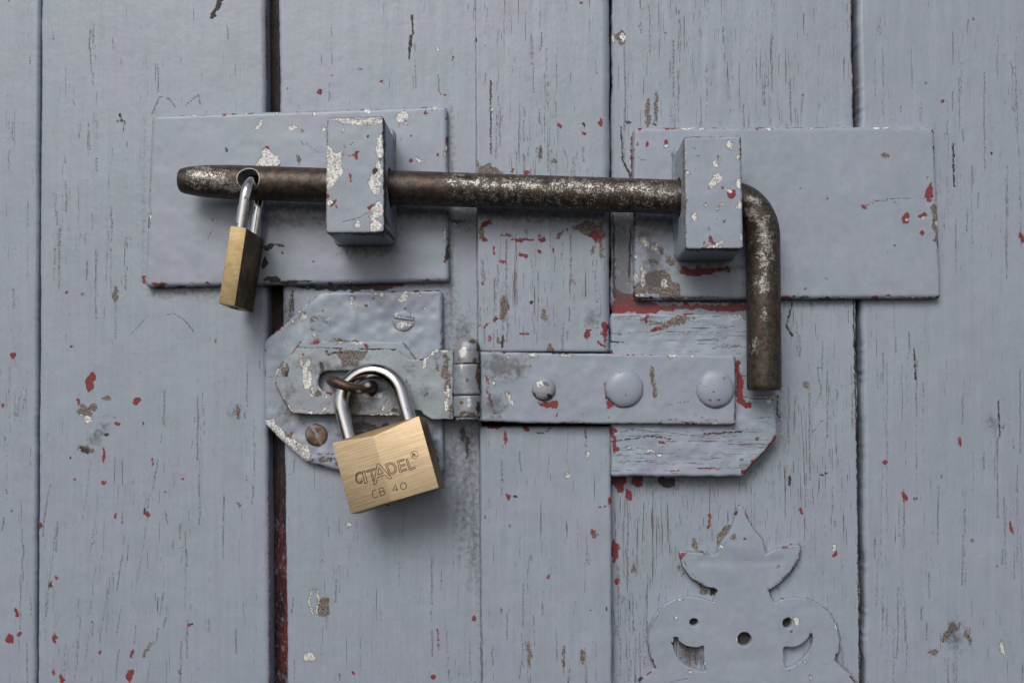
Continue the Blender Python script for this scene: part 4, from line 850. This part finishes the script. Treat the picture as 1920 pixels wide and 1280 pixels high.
# ------------------------------------------------------------------ hasp strap: flap, hinge, strap and its fixings on the right leaf
hp = empty('hasp', P(1140, 795, 0), 'long hinged steel hasp with worn slotted flap and painted strap held by three round heads', 'hasp')
mFl = [('W', 'P', [(630, 655), (688, 655), (686, 668), (672, 684), (652, 690), (638, 680)]), ('W', 534, 693, 7, 15, 10), ('K', 538, 700, 3, 8, 15), ('D', 545, 735, 6, 10, 30), ('W', 'L', [(530, 678), (516, 694), (512, 712), (516, 728), (526, 745), (545, 772)], 4.2), ('W', 665, 758, 13, 16), ('W', 640, 776, 30, 3), ('D', 670, 750, 26, 26), ('K', 604, 700, 4, 22), ('W', 598, 736, 8, 10), ('D', 640, 695, 50, 10), ('K', 'L', [(549, 777), (746, 780)], 2.4), ('K', 'L', [(786, 770), (798, 781), (808, 787)], 2.4), ('K', 776, 668, 8, 3), ('K', 'L', [(612, 656), (616, 664), (640, 660)], 2), ('K', 'L', [(556, 650), (742, 654)], 1.5), ('S', 575, 700, 7, 26), ('S', 565, 680, 4, 8), ('S', 585, 735, 3, 10), ('S', 795, 680, 5, 12), ('S', 838, 745, 4, 26), ('W', 838, 700, 6, 40), ('W', 846, 770, 5, 14), ('S', 'L', [(705, 780), (728, 750)], 1.5), ('K', 'L', [(702, 781), (727, 747)], 1.2), ('S', 720, 765, 4, 6), ('R', 568, 664, 3, 3), ('R', 705, 776, 12, 2), ('K', 740, 768, 10, 5), ('D', 740, 740, 25, 25), ('K', 'L', [(812, 656), (846, 656)], 1.4), ('S', 700, 740, 18, 5), ('W', 800, 740, 5, 3), ('W', 820, 690, 3, 6)]
mFl += chips(640, 760, 735, 775, 22, 'WKDS', .8, 2) + chips(760, 848, 665, 780, 46, 'WKWSD', .8, 2.2) + chips(555, 620, 660, 775, 30, 'SWSK', .8, 2)
fl = [(850, 655), (811, 655), (808, 662), (800, 668), (790, 673), (776, 674), (766, 672), (752, 662), (743, 654), (557, 650), (549, 661), (540, 667), (531, 674), (524, 682), (518, 691), (514, 701), (512, 711), (513, 721), (517, 731), (523, 741), (531, 753), (540, 766), (549, 776), (746, 781), (764, 768), (785, 770), (797, 780), (808, 786), (850, 786)]
a = np.linspace(math.pi/2, 3*math.pi/2, 12)
slot = [(615+19*math.cos(q), 715-20*math.sin(q)) for q in a]+[(710+19*math.cos(q), 716-20*math.sin(q)) for q in a+math.pi]
slab('flap', fl, 11.0, 8.2, .55, M_WORN, hp, mFl, step=3.5, holes=[slot[::-1]], wob=.3, seed=161, shape=lambda x, y: -np.clip((560-x)/48, 0, 1)**2*2.2, jit=1.0)
mSt = [('R', 'L', [(912, 705), (916, 722), (914, 735)], 2.2), ('R', 'L', [(917, 738), (920, 752), (924, 768)], 2.6), ('W', 'L', [(926, 772), (938, 782)], 2.4), ('S', 925, 716, 3, 8), ('S', 955, 745, 5, 14, -20), ('S', 952, 670, 3, 5), ('D', 945, 688, 40, 18), ('W', 'L', [(1221, 692), (1226, 718), (1229, 741)], 4.5), ('R', 'P', [(1006, 754), (1030, 752), (1044, 750), (1041, 768), (1030, 763)]), ('R', 1143, 760, 8, 5, 40), ('R', 'L', [(1135, 718), (1136, 745), (1150, 762)], 2.2), ('K', 1196, 672, 2, 3), ('W', 'L', [(1240, 761), (1265, 756), (1290, 752)], 1.2), ('W', 'L', [(1300, 775), (1325, 787), (1345, 790)], 1), ('R', 1288, 792, 6, 3), ('W', 'L', [(1240, 790), (1262, 786), (1275, 790), (1330, 794)], 1.2), ('R', 1045, 778, 2, 5, 30), ('K', 968, 700, 1.2, 4), ('S', 1000, 667, 8, 3), ('S', 1060, 667, 14, 2), ('K', 'L', [(905, 790), (990, 796)], 2), ('R', 'L', [(1379, 670), (1379, 740)], 1.4), ('K', 'L', [(1376, 668), (1381, 690)], 1.2), ('W', 972, 696, 2, 6), ('D', 925, 760, 14, 20)]
mSt += chips(930, 1375, 670, 790, 26, 'RWKS', .7, 1.5) + scratches(930, 1370, 670, 790, 16)
slab('strap', rounded([(896, 658), (1000, 661), (1380, 666), (1380, 796), (1000, 793), (896, 789)], 4), 12.4, 9.6, 1.0, M_PLATE, hp, mSt, seed=171, wob=.2, rim=.7)
def knuckle(y0, y1, r, mk_, nm='hinge_knuckle', marks=()):
    a, b = P(875.5, y0, 12.5), P(876.5, y1, 12.5); t = np.array([0, .012, .03, .06]); t = np.concatenate([t, np.linspace(.1, .9, 8), 1-t[::-1]])
    V, Fc = tube([a+(b-a)*q for q in t], r*np.interp(t, [0, .03, .06, .94, .97, 1], [.93, .985, 1, 1, .985, .93]), 36)
    o = mk(nm, V, Fc, mk_, hp, list(marks), 35); recalc(o)
kmk = [('W', 896, 702, 4, 20), ('K', 900, 705, 4, 30), ('W', 876, 712, 4, 4), ('W', 892, 674, 5, 6), ('W', 860, 674, 2, 3), ('K', 900, 670, 3, 20), ('S', 866, 690, 2, 10), ('W', 866, 756, 4, 4), ('K', 896, 765, 5, 14), ('W', 888, 640, 10, 3), ('K', 897, 650, 5, 10), ('S', 868, 660, 6, 8), ('S', 880, 755, 4, 8), ('W', 878, 775, 16, 4)]
knuckle(652, 682, 5.75, M_KNUCKLE, marks=kmk); knuckle(683.5, 740, 5.95, M_KNUCKLE, marks=kmk); knuckle(742, 781, 5.85, M_KNUCKLE, marks=kmk)
a = P(876, 655, 12.5); top = P(875.5, 631.5, 12.5); q = np.linspace(0, math.pi/2, 10)
V, Fc = tube([a+(top-a)*math.sin(x) for x in q], 5.5*np.cos(q)**.8+.05, 30); o = mk('hinge_pin', V, Fc, M_KNUCKLE, hp, kmk, 35); recalc(o)
a, b = P(876, 779, 12.5), P(876.5, 788, 12.5); V, Fc = tube([a, a+(b-a)*.8, b], [4.9, 4.9, 4.2], 30); o = mk('hinge_pin', V, Fc, M_KNUCKLE, hp, [('K', 876, 786, 20, 3)], 35); recalc(o)
dome('rivet', 1019.5, 729, 12.2, 22.5, 3.4, M_WORN, hp, [('S', 1012, 722, 8, 6), ('W', 1022, 717, 8, 5), ('K', 1032, 742, 6, 5, -30), ('K', 'L', [(999, 735), (1006, 748), (1022, 752)], 2), ('W', 1030, 745, 8, 4)], .25, 5)
dome('bolt_head', 1170, 728, 12.2, 36.5, 3.0, M_PLATE, hp, [('R', 'L', [(1134, 738), (1143, 752), (1152, 760)], 1.6), ('K', 'L', [(1135, 718), (1134, 732), (1145, 752), (1165, 764), (1190, 760)], .9), ('K', 1162, 698, 2, 2), ('W', 1175, 740, 2, 2)], .3, 6)
dome('bolt_head', 1341, 729, 12.2, 36, 2.8, M_PLATE, hp, [('W', 1359, 709, 5, 2), ('K', 1337, 734, 2, 2), ('R', 1331, 750, 3, 2), ('K', 'L', [(1310, 718), (1318, 727), (1328, 725)], .8), ('R', 1349, 749, 3, 1.6), ('K', 'L', [(1322, 757), (1340, 765), (1362, 757)], .8)], .3, 7)

# ------------------------------------------------------------------ wooden packing block under the strap
mW = [('R', 'L', [(1453, 820), (1440, 842), (1418, 866), (1398, 886)], 3.2), ('K', 'L', [(1452, 832), (1436, 852), (1412, 878), (1398, 892)], 2.4), ('R', 1420, 823, 5, 4), ('R', 1396, 882, 5, 6), ('R', 1412, 866, 4, 5), ('R', 1386, 733, 7, 26), ('R', 1384, 700, 4, 30), ('R', 1394, 755, 11, 8), ('R', 1403, 757, 4, 4), ('S', 1443, 754, 5, 6), ('R', 1151, 830, 5, 20), ('R', 1158, 840, 8, 5), ('R', 1150, 808, 7, 8), ('R', 1212, 599, 4, 10), ('R', 1232, 617, 12, 4, -8), ('W', 1270, 600, 22, 7, -15), ('R', 1290, 588, 14, 3), ('W', 1250, 610, 24, 4, -20), ('S', 1179, 838, 6, 2), ('S', 1221, 845, 8, 2), ('S', 1235, 853, 5, 2), ('R', 1328, 878, 24, 2), ('R', 1260, 882, 14, 1.4), ('R', 1147, 660, 4, 5), ('K', 'L', [(1146, 827), (1180, 823), (1215, 818), (1260, 822)], 1.5), ('K', 'L', [(1320, 813), (1360, 811), (1390, 809)], 1.6), ('K', 'L', [(1145, 640), (1170, 641)], 1.6), ('K', 'L', [(1145, 625), (1165, 628)], 1.4), ('K', 'L', [(1150, 810), (1200, 807), (1260, 812), (1330, 822)], 1.0), ('K', 'L', [(1395, 745), (1450, 750)], 1.4), ('W', 'L', [(1200, 600), (1240, 606), (1300, 596)], 2), ('R', 1240, 830, 6, 4), ('C', 1280, 630, 140, 40, .35), ('C', 1290, 820, 140, 40, .3), ('W', 1390, 862, 4, 3)]
mW += splits(1150, 1370, 592, 660, 20, 20, 90, .8, 1.5, True) + splits(1150, 1390, 800, 885, 22, 20, 90, .8, 1.5, True) + splits(1385, 1440, 690, 810, 8, 15, 40, .8, 1.4, True)
slab('packing_block', rounded([(1145, 586), (1388, 588), (1457, 652), (1457, 822), (1392, 893), (1147, 893)], 5), 9.0, -.4, 1.4, M_BLOCK, None, mW, step=2.6, seed=181, wob=.35, loc=P(1300, 893, 0), jit=1.2, rim=.4)
tag(bpy.data.objects['packing_block'], 'cracked horizontal-grained wooden packing block with cut corners, under the right end of the hasp strap', 'wood block')

# ------------------------------------------------------------------ cut-out ornament plate
zx = lambda p: (1140+p[0]*560/1886, 900+p[1]*380/1280)
left = [(833, 152), (812, 195), (795, 262), (764, 330), (722, 385), (696, 425), (690, 462), (655, 478), (600, 462), (530, 456), (450, 448), (470, 540), (525, 615), (610, 668), (686, 692), (684, 720), (664, 768), (600, 745), (520, 733), (430, 748), (350, 790), (292, 860), (262, 945), (255, 1030), (270, 1115), (304, 1187), (240, 1222), (190, 1270), (150, 1350), (140, 1460), (180, 1570), (290, 1660), (450, 1720), (560, 1760), (640, 1860), (760, 1960)]
right = [(880, 1990), (1000, 1960), (1110, 1860), (1190, 1760), (1300, 1720), (1460, 1660), (1580, 1560), (1625, 1450), (1610, 1340), (1560, 1265), (1500, 1195), (1432, 1138), (1455, 1085), (1464, 1010), (1442, 915), (1400, 842), (1340, 788), (1262, 750), (1180, 738), (1110, 748), (1055, 772), (1030, 740), (1012, 695), (1080, 650), (1150, 582), (1203, 495), (1220, 430), (1200, 410), (1120, 421), (1050, 440), (1000, 466), (988, 430), (972, 372), (932, 330), (895, 272), (868, 205)]
orn = [zx(p) for p in left+right]
circ = lambda cx, cy, rx, ry: [zx((cx+rx*math.cos(q), cy+ry*math.sin(q))) for q in np.linspace(0, 2*math.pi, 25)[:-1]]
crL = [zx(p) for p in smooth_closed([(430, 992), (412, 1030), (422, 1085), (455, 1135), (515, 1180), (575, 1200), (620, 1200), (602, 1130), (606, 1048), (560, 1056), (500, 1046), (455, 1018)], 3)]
crR = [zx(p) for p in smooth_closed([(1290, 966), (1292, 1030), (1255, 1100), (1190, 1160), (1125, 1186), (1113, 1130), (1110, 1056), (1160, 1054), (1210, 1040), (1255, 1005)], 3)]
mO = [('R', 1387, 945, 4, 3), ('S', 1352, 1023, 7, 7), ('W', 1345, 1018, 5, 4), ('W', 1376, 1005, 4, 6), ('R', 1397, 1009, 3, 2), ('R', 1274, 1045, 3, 8), ('R', 1482, 1183, 4, 3), ('S', 1493, 1163, 4, 7, -20), ('W', 1494, 1167, 2, 5), ('S', 1567, 1172, 3, 8, -20), ('S', 1266, 1158, 3, 3), ('S', 1294, 1259, 4, 3), ('S', 1510, 1240, 3, 3), ('R', 1543, 1166, 3, 2), ('R', 1587, 1255, 4, 2, 30), ('S', 1520, 1270, 3, 6), ('W', 1460, 1062, 3, 4), ('R', 1502, 1035, 2, 6), ('K', 'L', [(1278, 1038), (1290, 1070), (1320, 1096), (1342, 1106)], 1.2), ('K', 'L', [(1440, 1104), (1482, 1072), (1500, 1035)], 1.0), ('K', 'L', [(1443, 1028), (1480, 1024)], .8), ('K', 'L', [(1218, 1200), (1216, 1230), (1230, 1252)], 1.0), ('K', 'L', [(1570, 1200), (1566, 1238), (1585, 1255)], 1.0), ('K', 'L', [(1272, 1125), (1240, 1140), (1220, 1180)], .8), ('K', 'L', [(1255, 1278), (1290, 1272)], 1), ('W', 1318, 1033, 12, 2)]
mO += chips(1240, 1560, 1120, 1270, 10, 'KWS', .6, 1.3)
def orn_shape(x, y):
    # boss of the bud overlaps the two leaves
    d = np.hypot((x-1390)/58, (y-1020)/38); return .55*np.exp(-d**2)-.25*np.exp(-((y-1052)/9)**2)*(np.abs(x-1390) < 80)
slab('ornament_plate', orn, 3.8, -.3, .4, M_PLATE, None, mO, step=3.4, holes=[circ(543, 895, 27, 25)[::-1], circ(1132, 903, 30, 33)[::-1], circ(863, 1003, 45, 44)[::-1], crL, crR], wob=.14, seed=191, shape=orn_shape, loc=P(1395, 1280, 0), jit=.5, rim=.25)
tag(bpy.data.objects['ornament_plate'], 'painted cut-out metal ornament with pointed bud, two leaves and crescent holes, below the bolt handle', 'ornament')
for o in sc.objects:
    if '_loc' in o: del o['_loc']
